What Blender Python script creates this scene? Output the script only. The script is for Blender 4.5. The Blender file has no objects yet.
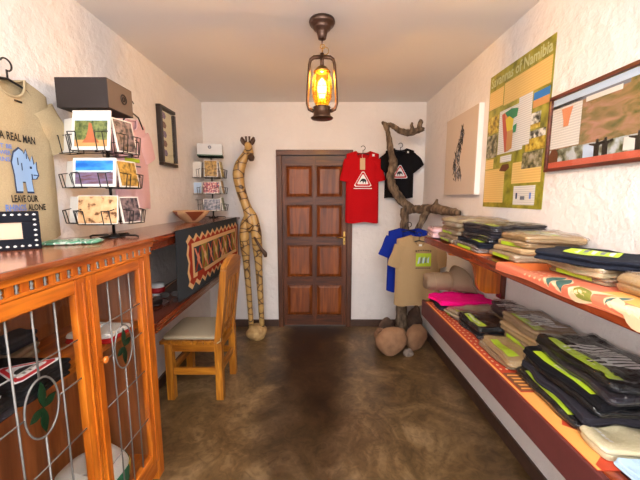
import bpy, bmesh, math, random
from mathutils import Vector, Matrix, noise
random.seed(7)
PI = math.pi
S = bpy.context.scene
C = S.collection

# ------------------------------------------------------------------ camera, world, light, exposure
cd = bpy.data.cameras.new('camera'); cam = bpy.data.objects.new('camera', cd); C.objects.link(cam)
cd.sensor_fit = 'HORIZONTAL'; cd.sensor_width = 36; cd.lens = 18.0; cd.clip_start = 0.02
cam.location = (0, 0, 1.52)
cam.rotation_euler = (PI/2 - math.atan(42/320), 0, 0)
S.camera = cam
S.view_settings.view_transform = 'Standard'; S.view_settings.look = 'None'
S.view_settings.gamma = 1; S.view_settings.use_curve_mapping = False
S.view_settings.exposure = 1.12
w = bpy.data.worlds.new('world'); S.world = w; w.use_nodes = True
w.node_tree.nodes['Background'].inputs[0].default_value = (1.0, 0.97, 0.93, 1)
w.node_tree.nodes['Background'].inputs[1].default_value = 0.35

def area(name, loc, rot, sx, sy, power, col):
    l = bpy.data.lights.new(name, 'AREA'); l.shape = 'RECTANGLE'; l.size = sx; l.size_y = sy
    l.energy = power; l.color = col
    o = bpy.data.objects.new(name, l); C.objects.link(o); o.location = loc; o.rotation_euler = rot
    return o
# daylight through the open doorway behind the photographer, and a flash bounced off the ceiling there
area('doorway_daylight', (-0.05, -0.93, 1.25), (math.radians(90), 0, 0), 1.5, 2.1, 15, (0.95, 0.97, 1.0))
area('ceiling_bounced_flash', (0.0, -0.35, 1.95), (math.radians(180+12), 0, 0), .5, .5, 50, (0.93, 0.965, 1.0))
area('flash_bounce_fill', (0.0, -0.1, 2.5), (math.radians(30), 0, 0), 1.9, .9, 15, (0.93, 0.965, 1.0))  # added fill panel under the ceiling, stands in for bounced light
def point(name, loc, power, col, r):
    l = bpy.data.lights.new(name, 'POINT'); l.energy = power; l.color = col; l.shadow_soft_size = r
    o = bpy.data.objects.new(name, l); C.objects.link(o); o.location = loc
    return o

# ------------------------------------------------------------------ materials
def newmat(name):
    m = bpy.data.materials.new(name); m.use_nodes = True
    nt = m.node_tree; return m, nt, nt.nodes, nt.links, nt.nodes['Principled BSDF']
def sc(c): return tuple(((v/255)/12.92 if v/255 <= .04045 else (((v/255)+.055)/1.055)**2.4) for v in c) + (1,)
def plain(name, rgb, rough=.6, metal=0, coat=0, bump=0, bscale=60, var=0, spec=.5, emit=None):
    m, nt, N, L, b = newmat(name)
    b.inputs['Base Color'].default_value = sc(rgb); b.inputs['Roughness'].default_value = rough
    b.inputs['Metallic'].default_value = metal; b.inputs['Coat Weight'].default_value = coat
    b.inputs['Coat Roughness'].default_value = .15; b.inputs['Specular IOR Level'].default_value = spec
    tc = N.new('ShaderNodeTexCoord')
    n = N.new('ShaderNodeTexNoise'); n.inputs['Scale'].default_value = bscale; n.inputs['Detail'].default_value = 3
    L.new(tc.outputs['Object'], n.inputs['Vector'])
    if bump:
        bp = N.new('ShaderNodeBump'); bp.inputs['Strength'].default_value = bump; bp.inputs['Distance'].default_value = .004
        L.new(n.outputs['Fac'], bp.inputs['Height']); L.new(bp.outputs['Normal'], b.inputs['Normal'])
    if var:
        r = N.new('ShaderNodeValToRGB'); c = sc(rgb)
        r.color_ramp.elements[0].color = tuple(v*(1-var) for v in c[:3]) + (1,)
        r.color_ramp.elements[1].color = tuple(min(1, v*(1+var)) for v in c[:3]) + (1,)
        r.color_ramp.elements[0].position = .3; r.color_ramp.elements[1].position = .7
        L.new(n.outputs['Fac'], r.inputs['Fac']); L.new(r.outputs['Color'], b.inputs['Base Color'])
    if emit:
        b.inputs['Emission Color'].default_value = sc(emit[0]); b.inputs['Emission Strength'].default_value = emit[1]
    return m
def ramp(N, stops):
    r = N.new('ShaderNodeValToRGB'); e = r.color_ramp.elements
    while len(e) < len(stops): e.new(.5)
    for i, (p, c) in enumerate(stops): e[i].position = p; e[i].color = sc(c)
    return r
def wood(name, dark, light, axis='z', scale=1.0, rough=.35, coat=.35):
    m, nt, N, L, b = newmat(name)
    tc = N.new('ShaderNodeTexCoord'); mp = N.new('ShaderNodeMapping')
    k = {'x': (1.2, 14, 14), 'y': (14, 1.2, 14), 'z': (14, 14, 1.2)}[axis]
    mp.inputs['Scale'].default_value = tuple(v*scale for v in k)
    L.new(tc.outputs['Object'], mp.inputs['Vector'])
    n1 = N.new('ShaderNodeTexNoise'); n1.inputs['Scale'].default_value = 1; n1.inputs['Detail'].default_value = 6; n1.inputs['Distortion'].default_value = 1.6
    L.new(mp.outputs[0], n1.inputs['Vector'])
    r = ramp(N, [(.3, dark), (.5, tuple((a+c)/2 for a, c in zip(dark, light))), (.68, light)])
    L.new(n1.outputs['Fac'], r.inputs['Fac'])
    n2 = N.new('ShaderNodeTexNoise'); n2.inputs['Scale'].default_value = 5; n2.inputs['Detail'].default_value = 2
    L.new(mp.outputs[0], n2.inputs['Vector'])
    mx = N.new('ShaderNodeMixRGB'); mx.blend_type = 'MULTIPLY'
    r2 = ramp(N, [(.35, (190, 180, 170)), (.6, (255, 255, 255))]); L.new(n2.outputs['Fac'], r2.inputs['Fac'])
    mx.inputs[0].default_value = .6; L.new(r.outputs[0], mx.inputs[1]); L.new(r2.outputs[0], mx.inputs[2])
    L.new(mx.outputs[0], b.inputs['Base Color'])
    b.inputs['Roughness'].default_value = rough; b.inputs['Coat Weight'].default_value = coat; b.inputs['Coat Roughness'].default_value = .2
    bp = N.new('ShaderNodeBump'); bp.inputs['Strength'].default_value = .15; bp.inputs['Distance'].default_value = .002
    L.new(n1.outputs['Fac'], bp.inputs['Height']); L.new(bp.outputs[0], b.inputs['Normal'])
    return m
def plaster(name, rgb):
    m, nt, N, L, b = newmat(name)
    tc = N.new('ShaderNodeTexCoord')
    n1 = N.new('ShaderNodeTexNoise'); n1.inputs['Scale'].default_value = 12; n1.inputs['Detail'].default_value = 5; n1.inputs['Roughness'].default_value = .6
    n2 = N.new('ShaderNodeTexNoise'); n2.inputs['Scale'].default_value = 1.6; n2.inputs['Detail'].default_value = 3
    L.new(tc.outputs['Object'], n1.inputs['Vector']); L.new(tc.outputs['Object'], n2.inputs['Vector'])
    c = rgb; r = ramp(N, [(.35, tuple(v*.965 for v in c)), (.65, c)])
    L.new(n2.outputs['Fac'], r.inputs['Fac']); L.new(r.outputs[0], b.inputs['Base Color'])
    b.inputs['Roughness'].default_value = .75; b.inputs['Specular IOR Level'].default_value = .25
    bp = N.new('ShaderNodeBump'); bp.inputs['Strength'].default_value = .8; bp.inputs['Distance'].default_value = .02
    L.new(n1.outputs['Fac'], bp.inputs['Height']); L.new(bp.outputs[0], b.inputs['Normal'])
    return m
def mottled(name, stops, scale=8, detail=5, rough=.5, stretch=(1, 1, 1), bump=0, dist=0):
    m, nt, N, L, b = newmat(name)
    tc = N.new('ShaderNodeTexCoord'); mp = N.new('ShaderNodeMapping'); mp.inputs['Scale'].default_value = stretch
    n = N.new('ShaderNodeTexNoise'); n.inputs['Scale'].default_value = scale; n.inputs['Detail'].default_value = detail; n.inputs['Distortion'].default_value = dist
    L.new(tc.outputs['Object'], mp.inputs[0]); L.new(mp.outputs[0], n.inputs['Vector'])
    r = ramp(N, stops); L.new(n.outputs['Fac'], r.inputs['Fac']); L.new(r.outputs[0], b.inputs['Base Color'])
    b.inputs['Roughness'].default_value = rough
    if bump:
        bp = N.new('ShaderNodeBump'); bp.inputs['Strength'].default_value = bump; bp.inputs['Distance'].default_value = .01
        L.new(n.outputs['Fac'], bp.inputs['Height']); L.new(bp.outputs[0], b.inputs['Normal'])
    return m
def text_lines(name, paper, ink, scale=60, rough=.35):
    m, nt, N, L, b = newmat(name)
    tc = N.new('ShaderNodeTexCoord'); wv = N.new('ShaderNodeTexWave'); wv.bands_direction = 'Z'; wv.inputs['Scale'].default_value = scale
    wv.inputs['Distortion'].default_value = .3
    L.new(tc.outputs['Object'], wv.inputs['Vector']); r = ramp(N, [(.45, ink), (.75, paper)])
    L.new(wv.outputs['Fac'], r.inputs['Fac']); L.new(r.outputs[0], b.inputs['Base Color']); b.inputs['Roughness'].default_value = rough
    return m
def glass(name, tint=(255, 255, 255), rough=.03, refl=1.0):
    m, nt, N, L, b = newmat(name)
    N.remove(b); out = N['Material Output']
    t = N.new('ShaderNodeBsdfTransparent'); t.inputs[0].default_value = sc(tint)
    g = N.new('ShaderNodeBsdfGlossy'); g.inputs['Roughness'].default_value = rough
    f = N.new('ShaderNodeLayerWeight'); f.inputs[0].default_value = .5
    pw = N.new('ShaderNodeMath'); pw.operation = 'POWER'; pw.inputs[1].default_value = 4; L.new(f.outputs['Facing'], pw.inputs[0])
    mu = N.new('ShaderNodeMath'); mu.operation = 'MULTIPLY_ADD'; mu.inputs[1].default_value = .5*refl; mu.inputs[2].default_value = .025*refl
    L.new(pw.outputs[0], mu.inputs[0])
    mx = N.new('ShaderNodeMixShader'); L.new(mu.outputs[0], mx.inputs[0]); L.new(t.outputs[0], mx.inputs[1]); L.new(g.outputs[0], mx.inputs[2])
    L.new(mx.outputs[0], out.inputs['Surface'])
    return m, nt, N, L, g
def plastic_film(name):
    m, nt, N, L, g = glass(name, (250, 250, 250), .16, 2.4)
    tc = N.new('ShaderNodeTexCoord'); n = N.new('ShaderNodeTexNoise'); n.inputs['Scale'].default_value = 26; n.inputs['Detail'].default_value = 3; n.inputs['Distortion'].default_value = 1.5
    L.new(tc.outputs['Object'], n.inputs['Vector'])
    bp = N.new('ShaderNodeBump'); bp.inputs['Strength'].default_value = 1; bp.inputs['Distance'].default_value = .012
    L.new(n.outputs['Fac'], bp.inputs['Height']); L.new(bp.outputs[0], g.inputs['Normal'])
    return m

def floor_mat():
    m, nt, N, L, b = newmat('polished_brown_concrete')
    tc = N.new('ShaderNodeTexCoord')
    n1 = N.new('ShaderNodeTexNoise'); n1.inputs['Scale'].default_value = 2.6; n1.inputs['Detail'].default_value = 8; n1.inputs['Distortion'].default_value = 1.2; n1.inputs['Roughness'].default_value = .65
    L.new(tc.outputs['Object'], n1.inputs['Vector'])
    r = ramp(N, [(.30, (66, 48, 28)), (.5, (112, 86, 54)), (.70, (158, 130, 94))]); L.new(n1.outputs['Fac'], r.inputs['Fac'])
    # the worn dark track from the door
    sx = N.new('ShaderNodeSeparateXYZ'); L.new(tc.outputs['Object'], sx.inputs[0])
    n2 = N.new('ShaderNodeTexNoise'); n2.inputs['Scale'].default_value = 3.5; n2.inputs['Detail'].default_value = 6; L.new(tc.outputs['Object'], n2.inputs['Vector'])
    a = N.new('ShaderNodeMath'); a.operation = 'ADD'; a.inputs[1].default_value = .08; L.new(sx.outputs['X'], a.inputs[0])
    ab = N.new('ShaderNodeMath'); ab.operation = 'ABSOLUTE'; L.new(a.outputs[0], ab.inputs[0])
    nn = N.new('ShaderNodeMath'); nn.operation = 'MULTIPLY_ADD'; nn.inputs[1].default_value = .5; nn.inputs[2].default_value = -.25; L.new(n2.outputs['Fac'], nn.inputs[0])
    ad = N.new('ShaderNodeMath'); ad.operation = 'ADD'; L.new(ab.outputs[0], ad.inputs[0]); L.new(nn.outputs[0], ad.inputs[1])
    rr = ramp(N, [(.20, (128, 112, 100)), (.42, (255, 255, 255))]); L.new(ad.outputs[0], rr.inputs['Fac'])
    # fades towards the near end of the room
    mr = N.new('ShaderNodeMapRange'); mr.inputs[1].default_value = 1.2; mr.inputs[2].default_value = 2.6; L.new(sx.outputs['Y'], mr.inputs[0])
    mr.inputs[3].default_value = .55; mr.inputs[4].default_value = 1
    mx = N.new('ShaderNodeMixRGB'); mx.blend_type = 'MULTIPLY'; L.new(mr.outputs[0], mx.inputs[0])
    L.new(r.outputs[0], mx.inputs[1]); L.new(rr.outputs[0], mx.inputs[2])
    v = N.new('ShaderNodeTexNoise'); v.inputs['Scale'].default_value = 14; v.inputs['Detail'].default_value = 5; v.inputs['Distortion'].default_value = 2; L.new(tc.outputs['Object'], v.inputs['Vector'])
    r3 = ramp(N, [(.3, (180, 170, 160)), (.6, (255, 255, 255))]); L.new(v.outputs['Fac'], r3.inputs['Fac'])
    m2 = N.new('ShaderNodeMixRGB'); m2.blend_type = 'MULTIPLY'; m2.inputs[0].default_value = .7; L.new(mx.outputs[0], m2.inputs[1]); L.new(r3.outputs[0], m2.inputs[2])
    L.new(m2.outputs[0], b.inputs['Base Color'])
    rg = N.new('ShaderNodeMapRange'); rg.inputs[3].default_value = .22; rg.inputs[4].default_value = .5; L.new(n1.outputs['Fac'], rg.inputs[0]); L.new(rg.outputs[0], b.inputs['Roughness'])
    bp = N.new('ShaderNodeBump'); bp.inputs['Strength'].default_value = .12; bp.inputs['Distance'].default_value = .004
    L.new(n1.outputs['Fac'], bp.inputs['Height']); L.new(bp.outputs[0], b.inputs['Normal'])
    return m
def giraffe_mat():
    m, nt, N, L, b = newmat('carved_giraffe_wood')
    tc = N.new('ShaderNodeTexCoord'); v = N.new('ShaderNodeTexVoronoi'); v.feature = 'DISTANCE_TO_EDGE'; v.inputs['Scale'].default_value = 11
    mp = N.new('ShaderNodeMapping'); mp.inputs['Scale'].default_value = (.8, .8, 1.1); L.new(tc.outputs['Object'], mp.inputs[0]); L.new(mp.outputs[0], v.inputs['Vector'])
    r = ramp(N, [(.02, (62, 38, 18)), (.07, (176, 138, 78)), (.5, (196, 160, 96))]); L.new(v.outputs['Distance'], r.inputs['Fac'])
    L.new(r.outputs[0], b.inputs['Base Color']); b.inputs['Roughness'].default_value = .45; b.inputs['Coat Weight'].default_value = .2
    return m

M = {}
M['wall'] = plaster('white_plaster', (236, 231, 228))
M['ceil'] = plain('ceiling_paint', (236, 231, 227), .85, spec=.2)
M['floor'] = floor_mat()
M['base'] = plain('baseboard_brown', (74, 52, 42), .5, bump=.3, bscale=20, var=.15)
M['door'] = wood('door_hardwood', (62, 26, 5), (122, 62, 20), 'z', 1, .5, .08)
M['door_h'] = wood('door_hardwood_cross', (62, 26, 5), (122, 62, 20), 'x', 1, .5, .08)
M['panel'] = wood('door_panel_wood', (104, 46, 8), (164, 88, 28), 'z', .7, .48, .1)
M['frame'] = wood('door_frame_wood', (70, 34, 14), (116, 66, 32), 'z', 1, .5, .08)
M['frame_h'] = wood('door_frame_wood_cross', (70, 34, 14), (116, 66, 32), 'x', 1, .5, .08)
for ax in 'xyz':
    M['pine_'+ax] = wood('varnished_pine_'+ax, (168, 74, 8), (226, 128, 34), ax, 1, .3, .5)
    M['chair_'+ax] = wood('chair_pine_'+ax, (142, 78, 14), (214, 142, 46), ax, 1, .35, .35)
    M['red_'+ax] = wood('reddish_wood_'+ax, (92, 32, 14), (146, 62, 30), ax, 1, .22, .6)
M['topwood'] = wood('cabinet_top_wood', (120, 56, 24), (176, 100, 56), 'y', 1, .2, .6)
M['pineback'] = wood('cabinet_back_wood', (146, 78, 34), (206, 126, 66), 'z', .5, .5, .1)
M['maroon'] = plain('maroon_painted_board', (92, 44, 42), .45, bump=.2, bscale=15, var=.12)
M['brass'] = plain('brass', (190, 150, 80), .3, 1)
M['steel'] = plain('lead_came', (128, 124, 120), .5, .5)
M['wire'] = plain('black_wire', (24, 24, 26), .4, .3)
M['bag'] = plastic_film('clear_plastic_film')
M['glass'] = glass('clear_glass')[0]
M['green_glass'] = plain('green_stained_glass', (10, 44, 24), .15, 0, .5)
def fabric(name, rgb, var=.08): return plain(name, rgb, .9, 0, 0, .35, 220, var, .2)
FB = dict(tan=(166, 138, 100), cream=(184, 165, 130), khaki=(146, 122, 95), beige=(166, 147, 120), navy=(26, 29, 40), black=(17, 16, 20), char=(40, 37, 44),
          pink=(236, 6, 122), palepink=(222, 184, 190), blue=(16, 40, 140), red=(186, 10, 20), ltblue=(168, 196, 220), yellow=(206, 194, 158), cushion=(170, 155, 130),
          grey=(128, 118, 112), hat=(138, 114, 92), wallpink=(232, 196, 206), white=(226, 222, 214), green=(30, 118, 84))
for k, v in FB.items(): M['f_'+k] = fabric('cotton_'+k, v)
def flat(key, rgb, rough=.55): M[key] = plain(key.replace('p_', 'print_'), rgb, rough)
for k, v in dict(p_lime=(176, 204, 40), p_white=(232, 232, 230), p_black=(16, 15, 17), p_red=(196, 24, 32), p_inkblue=(92, 130, 206), p_rhino=(152, 186, 226), p_dkblue=(40, 56, 92),
                 p_orange=(232, 120, 52), p_teal=(60, 98, 92), p_cream=(226, 190, 150), p_salmon=(214, 112, 82), p_brick=(178, 58, 30), p_yelor=(232, 160, 82), p_olive=(128, 128, 50),
                 p_paper=(226, 222, 214), p_skyblue=(40, 120, 196), p_sand=(206, 150, 90), p_termite=(176, 98, 60), p_bush=(84, 112, 44), p_grey=(110, 116, 130), p_tag=(206, 170, 128),
                 p_dkgreen=(40, 78, 50), p_mapy=(226, 196, 60), p_mapo=(222, 140, 92), p_mapr=(200, 96, 74), p_mapg=(60, 140, 92), p_pink=(222, 150, 150), p_titleg=(196, 200, 150), p_brown=(110, 66, 40), p_violet=(110, 92, 132), p_ltblue=(190, 212, 236)).items():
    flat(k, v)

# ------------------------------------------------------------------ mesh builder
class MB:
    def __init__(s): s.v = []; s.f = []; s.fm = []; s.mats = []; s.sm = []
    def mi(s, m):
        m = M[m] if isinstance(m, str) else m
        if m not in s.mats: s.mats.append(m)
        return s.mats.index(m)
    def add(s, vs, fs, m, smooth=False, fn=None):
        o = len(s.v); i = s.mi(m)
        s.v += [tuple(fn(v)) if fn else tuple(v) for v in vs]
        for f in fs: s.f.append([o+k for k in f]); s.fm.append(i); s.sm.append(smooth)
        return s
    def box(s, x0, x1, y0, y1, z0, z1, m, bev=0, fn=None):
        bm = bmesh.new(); bmesh.ops.create_cube(bm, size=1)
        for v in bm.verts: v.co = Vector((x0+(v.co.x+.5)*(x1-x0), y0+(v.co.y+.5)*(y1-y0), z0+(v.co.z+.5)*(z1-z0)))
        if bev: bmesh.ops.bevel(bm, geom=bm.edges[:], offset=min(bev, .45*min(x1-x0, y1-y0, z1-z0)), segments=2, affect='EDGES', profile=.6)
        bm.verts.index_update()
        s.add([v.co[:] for v in bm.verts], [[v.index for v in f.verts] for f in bm.faces], m, False, fn); bm.free(); return s
    def tube(s, pts, r, m, seg=8, closed=False, smooth=True, fn=None):
        P = [Vector(p) for p in pts]; n = len(P); R = r if isinstance(r, (list, tuple)) else [r]*n
        vs = []; prev = None
        for i, p in enumerate(P):
            a = P[(i-1) % n] if (closed or i > 0) else p; b = P[(i+1) % n] if (closed or i < n-1) else p
            t = (b-a).normalized()
            if prev is None:
                q = Vector((0, 0, 1)) if abs(t.z) < .9 else Vector((1, 0, 0)); u = t.cross(q).normalized()
            else:
                u = prev - t*prev.dot(t); u = u.normalized() if u.length > 1e-6 else t.orthogonal().normalized()
            prev = u; wv = t.cross(u)
            for k in range(seg):
                a_ = 2*PI*k/seg; vs.append(p + (u*math.cos(a_)+wv*math.sin(a_))*R[i])
        fs = []
        for i in range(n if closed else n-1):
            j = (i+1) % n
            for k in range(seg):
                l = (k+1) % seg; fs.append([i*seg+k, i*seg+l, j*seg+l, j*seg+k])
        if not closed: fs.append(list(range(seg))[::-1]); fs.append([(n-1)*seg+k for k in range(seg)])
        return s.add(vs, fs, m, smooth, fn)
    def lathe(s, prof, m, c=(0, 0, 0), seg=24, fn=None):
        vs = []; n = len(prof)
        for r, z in prof:
            for k in range(seg):
                a = 2*PI*k/seg; vs.append((c[0]+r*math.cos(a), c[1]+r*math.sin(a), c[2]+z))
        fs = [[i*seg+k, i*seg+(k+1) % seg, (i+1)*seg+(k+1) % seg, (i+1)*seg+k] for i in range(n-1) for k in range(seg)]
        if prof[0][0] > 1e-5: fs.append(list(range(seg))[::-1])
        if prof[-1][0] > 1e-5: fs.append([(n-1)*seg+k for k in range(seg)])
        return s.add(vs, fs, m, True, fn)
    def prism(s, pts, o, ux, uy, th, m, fn=None, sub=0):
        """polygon pts in the plane (o, ux, uy), extruded by th along ux x uy"""
        o = Vector(o); ux = Vector(ux); uy = Vector(uy); nn = ux.cross(uy).normalized()
        bm = bmesh.new()
        vs = [bm.verts.new(o+ux*a+uy*b) for a, b in pts]; f = bm.faces.new(vs)
        bm.normal_update()
        if f.normal.dot(nn) < 0: f.normal_flip()
        if sub:
            bmesh.ops.triangulate(bm, faces=bm.faces[:]); bmesh.ops.subdivide_edges(bm, edges=bm.edges[:], cuts=sub, use_grid_fill=True)
        if th:
            r = bmesh.ops.extrude_face_region(bm, geom=bm.faces[:])
            for e in r['geom']:
                if isinstance(e, bmesh.types.BMVert): e.co += nn*th
        bm.verts.index_update()
        s.add([v.co[:] for v in bm.verts], [[v.index for v in f.verts] for f in bm.faces], m, False, fn); bm.free(); return s
    def grid(s, fn, nu, nv, m, cu=False, smooth=True):
        vs = [fn(i/(nu if cu else nu-1), j/(nv-1)) for j in range(nv) for i in range(nu)]
        fs = []
        for j in range(nv-1):
            for i in range(nu if cu else nu-1):
                k = (i+1) % nu; fs.append([j*nu+i, j*nu+k, (j+1)*nu+k, (j+1)*nu+i])
        return s.add(vs, fs, m, smooth)
    def build(s, name, parent=None, off=(0, 0, 0), **tags):
        me = bpy.data.meshes.new(name); off = Vector(off)
        me.from_pydata([Vector(v)-off for v in s.v], [], s.f)
        for m in s.mats: me.materials.append(m)
        for p, i, sm in zip(me.polygons, s.fm, s.sm): p.material_index = i; p.use_smooth = sm
        bm = bmesh.new(); bm.from_mesh(me); bmesh.ops.recalc_face_normals(bm, faces=bm.faces[:]); bm.to_mesh(me); bm.free()
        o = bpy.data.objects.new(name, me); C.objects.link(o)
        if parent: o.parent = parent
        else: o.location = off
        for k, v in tags.items(): o[k] = v
        return o
def thing(name, label, cat, loc=(0, 0, 0), rz=0, group=None):
    o = bpy.data.objects.new(name, None); C.objects.link(o); o.location = loc; o.rotation_euler = (0, 0, rz)
    o['label'] = label; o['category'] = cat
    if group: o['group'] = group
    return o
_tc = {}
def text_mesh(body):
    if body in _tc: return _tc[body]
    cu = bpy.data.curves.new('t', 'FONT'); cu.body = body; cu.resolution_u = 2; cu.offset = .022
    o = bpy.data.objects.new('t', cu); C.objects.link(o); bpy.context.view_layer.update()
    me = bpy.data.meshes.new_from_object(o.evaluated_get(bpy.context.evaluated_depsgraph_get()))
    vs = [v.co.copy() for v in me.vertices]; fs = [list(p.vertices) for p in me.polygons]
    x0 = min(v.x for v in vs); x1 = max(v.x for v in vs); y0 = min(v.y for v in vs); y1 = max(v.y for v in vs)
    vs = [((v.x-x0)/(x1-x0), (v.y-y0)/(y1-y0)) for v in vs]
    bpy.data.objects.remove(o); bpy.data.curves.remove(cu); bpy.data.meshes.remove(me)
    _tc[body] = (vs, fs); return vs, fs
def put_text(mb, body, x0, x1, z0, z1, m, y=0, fn=None):
    vs, fs = text_mesh(body)
    mb.add([(x0+a*(x1-x0), y, z0+b*(z1-z0)) for a, b in vs], fs, m, False, fn)

# ------------------------------------------------------------------ the room
XL, XR, YB, YF, H = -1.3, 1.17, 3.665, -1.0, 2.56
def struct(name, mb, off=(0, 0, 0)): return mb.build(name, None, off, kind='structure')
struct('floor', MB().box(XL-.1, XR+.1, YF-.1, YB+.1, -.1, 0, 'floor'))
struct('ceiling', MB().box(XL-.1, XR+.1, YF-.1, YB+.1, H, H+.1, 'ceil'))
struct('wall_left', MB().box(XL-.1, XL, YF-.1, YB+.1, 0, H, 'wall'))
struct('wall_right', MB().box(XR, XR+.1, YF-.1, YB+.1, 0, H, 'wall'))
DX0, DX1, DZ = -.455, .333, 2.015
struct('wall_back', MB().box(XL, DX0, YB, YB+.1, 0, H, 'wall').box(DX1, XR, YB, YB+.1, 0, H, 'wall').box(DX0, DX1, YB, YB+.1, DZ, H, 'wall'))
struct('wall_front', MB().box(XL, -.85, YF-.1, YF, 0, H, 'wall').box(.75, XR, YF-.1, YF, 0, H, 'wall').box(-.85, .75, YF-.1, YF, 2.35, H, 'wall'))
struct('baseboard_left', MB().box(XL, XL+.018, 0, YB, 0, .085, 'base', .004))
struct('baseboard_right', MB().box(XR-.018, XR, 0, YB, 0, .085, 'base', .004))
struct('baseboard_back', MB().box(XL+.018, -.492, YB-.018, YB, 0, .085, 'base', .004).box(.368, XR-.018, YB-.018, YB, 0, .085, 'base', .004))
# door
d = bpy.data.objects.new('door_1', None); C.objects.link(d); d['kind'] = 'structure'; d.location = (0, YB, 0)
mb = MB(); y0, y1 = -.03, .08
mb.box(-.49, -.43, y0, y1, 0, 1.99, 'frame', .006).box(.308, .368, y0, y1, 0, 1.99, 'frame', .006).box(-.49, .368, y0, y1, 1.99, 2.05, 'frame_h', .006)
mb.build('door_frame', d)
lx0, lx1 = -.428, .306; cols = [(-.392, -.082), (-.045, .262)]; rows = [(.125, .512), (.592, .985), (1.065, 1.448), (1.525, 1.885)]
mb = MB()
mb.box(lx0, cols[0][0], .005, .045, .012, 1.985, 'door').box(cols[0][1], cols[1][0], .005, .045, .012, 1.985, 'door').box(cols[1][1], lx1, .005, .045, .012, 1.985, 'door')
zz = [.012] + [v for r_ in rows for v in r_] + [1.985]
for a, b in cols:
    for k in range(0, 10, 2): mb.box(a, b, .006, .044, zz[k], zz[k+1], 'door_h')
leaf = mb.build('door_leaf', d)
for a, b in cols:
    for c_, e in rows:
        mb = MB(); mb.box(a, b, .028, .04, c_, e, 'panel')
        # raised field with sloping edges
        g = .045; yb, yf = .028, .010
        vs = [(a+.012, yb, c_+.012), (b-.012, yb, c_+.012), (b-.012, yb, e-.012), (a+.012, yb, e-.012), (a+g, yf, c_+g), (b-g, yf, c_+g), (b-g, yf, e-g), (a+g, yf, e-g)]
        mb.add(vs, [[0, 1, 5, 4], [1, 2, 6, 5], [2, 3, 7, 6], [3, 0, 4, 7], [4, 5, 6, 7]], 'panel')
        for q in ((a, a+.01, c_, e), (b-.01, b, c_, e), (a, b, c_, c_+.01), (a, b, e-.01, e)): mb.box(q[0], q[1], .000, .03, q[2], q[3], 'door', .003)
        mb.build('door_panel', leaf)
mb = MB().box(.268, .292, -.002, .005, .985, 1.135, 'brass', .003)
mb.tube([(.28, .0, 1.075), (.28, -.045, 1.075), (.265, -.052, 1.075), (.19, -.052, 1.07)], .008, 'brass').lathe([(.004, 0), (.004, .02)], 'p_black', (.28, -.004, 1.01), 8)
mb.build('door_handle', leaf)

# ------------------------------------------------------------------ hanging shirts
def shirt(name, label, cat, loc, rz, mat, W=.22, Ht=.70, slv=.16, drop=.17, neck=.08, group=None, prints=None, seed=0, lean=0, thick=.045):
    t = thing(name, label, cat, loc, rz, group)
    def ztop(x, front):
        ax = abs(x)
        if ax < neck: return Ht - (.085 if front else .02)*math.sqrt(max(0, 1-(ax/neck)**2))
        return Ht - (ax-neck)*.30
    def yf(x, z):
        xn = min(1, abs(x)/W)
        base = .012 + thick*math.sqrt(max(0, 1-xn**2.5))*(.55+.45*min(1, max(0, (Ht-z)/.15)))
        wr = .007*noise.noise(Vector((x*9+seed, z*2.2, seed)))*min(1, (Ht-z)*3+.2) + .006*math.sin(x*38+seed+2*z)*max(0, 1-z/(Ht*.7))
        return -(base+wr) - lean*(Ht-z)
    mb = MB(); nu, nv = 33, 30
    def front(u, v):
        x = (u*2-1)*W; zt = ztop(x, True); x_ = x*(1+.04*(1-v)); z = v*zt
        return (x_, yf(x, z), z + .008*math.sin(x*25+seed)*(1-v))
    def back(u, v):
        x = (u*2-1)*W; zt = ztop(x, False); x_ = x*(1+.04*(1-v)); z = v*zt
        return (x_, -.004, z + .008*math.sin(x*25+seed)*(1-v))
    mb.grid(front, nu, nv, mat); mb.grid(back, nu, nv, mat)
    for u in (0, 1):   # side seams and shoulder seams
        vs = []
        for j in range(nv): vs += [front(u, j/(nv-1)), back(u, j/(nv-1))]
        mb.add(vs, [[2*j, 2*j+1, 2*j+3, 2*j+2] for j in range(nv-1)], mat, True)
    vs = []; fs = []
    for i in range(nu):
        x = (i/(nu-1)*2-1)*W
        vs += [front(i/(nu-1), 1), (x, -.012-thick*.25*max(0, 1-(abs(x)/W)**3), ztop(x, True)+(.006 if abs(x) > neck else 0)), back(i/(nu-1), 1)]
        if i and abs(x) > neck*1.02 and abs((i-1)/(nu-1)*2-1)*W > neck*1.02:
            fs += [[3*i-3, 3*i, 3*i+1, 3*i-2], [3*i-2, 3*i+1, 3*i+2, 3*i-1]]
    mb.add(vs, fs, mat, True)
    body = mb.build('shirt_body', t)
    for sgn in (-1, 1):
        mb = MB()
        A = Vector((sgn*(W-.055), -.026, ztop(W, False)-.062)); B = Vector((sgn*(W+slv), -.024, A.z-drop))
        ax = (B-A).normalized(); up = Vector((-ax.z*sgn, 0, ax.x*sgn))
        def slf(u, v):
            a = 2*PI*u; p = A.lerp(B, v); hh = .078+.006*math.sin(PI*v); tt = .020+.003*math.sin(v*9+seed+sgn)
            return p + up*hh*math.cos(a)*(1+.05*math.sin(v*7+seed)) + Vector((0, 1, 0))*tt*math.sin(a)*(1-.25*v)
        mb.grid(slf, 20, 10, mat, cu=True); mb.build('sleeve', t)
    mb = MB(); pts = []
    for k in range(17):
        x = (k/16*2-1)*neck; pts.append((x, yf(x, ztop(x, True))-.001, ztop(x, True)-.002))
    for k in range(1, 16):
        x = (1-k/16*2)*neck; pts.append((x, -.008, ztop(x, False)+.001))
    mb.tube(pts, .0055, mat, 6, closed=True); mb.build('collar', t)
    fn = lambda v: (v[0], yf(v[0], v[2])+v[1], v[2])
    if prints: prints(t, fn, Ht)
    return t
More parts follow.
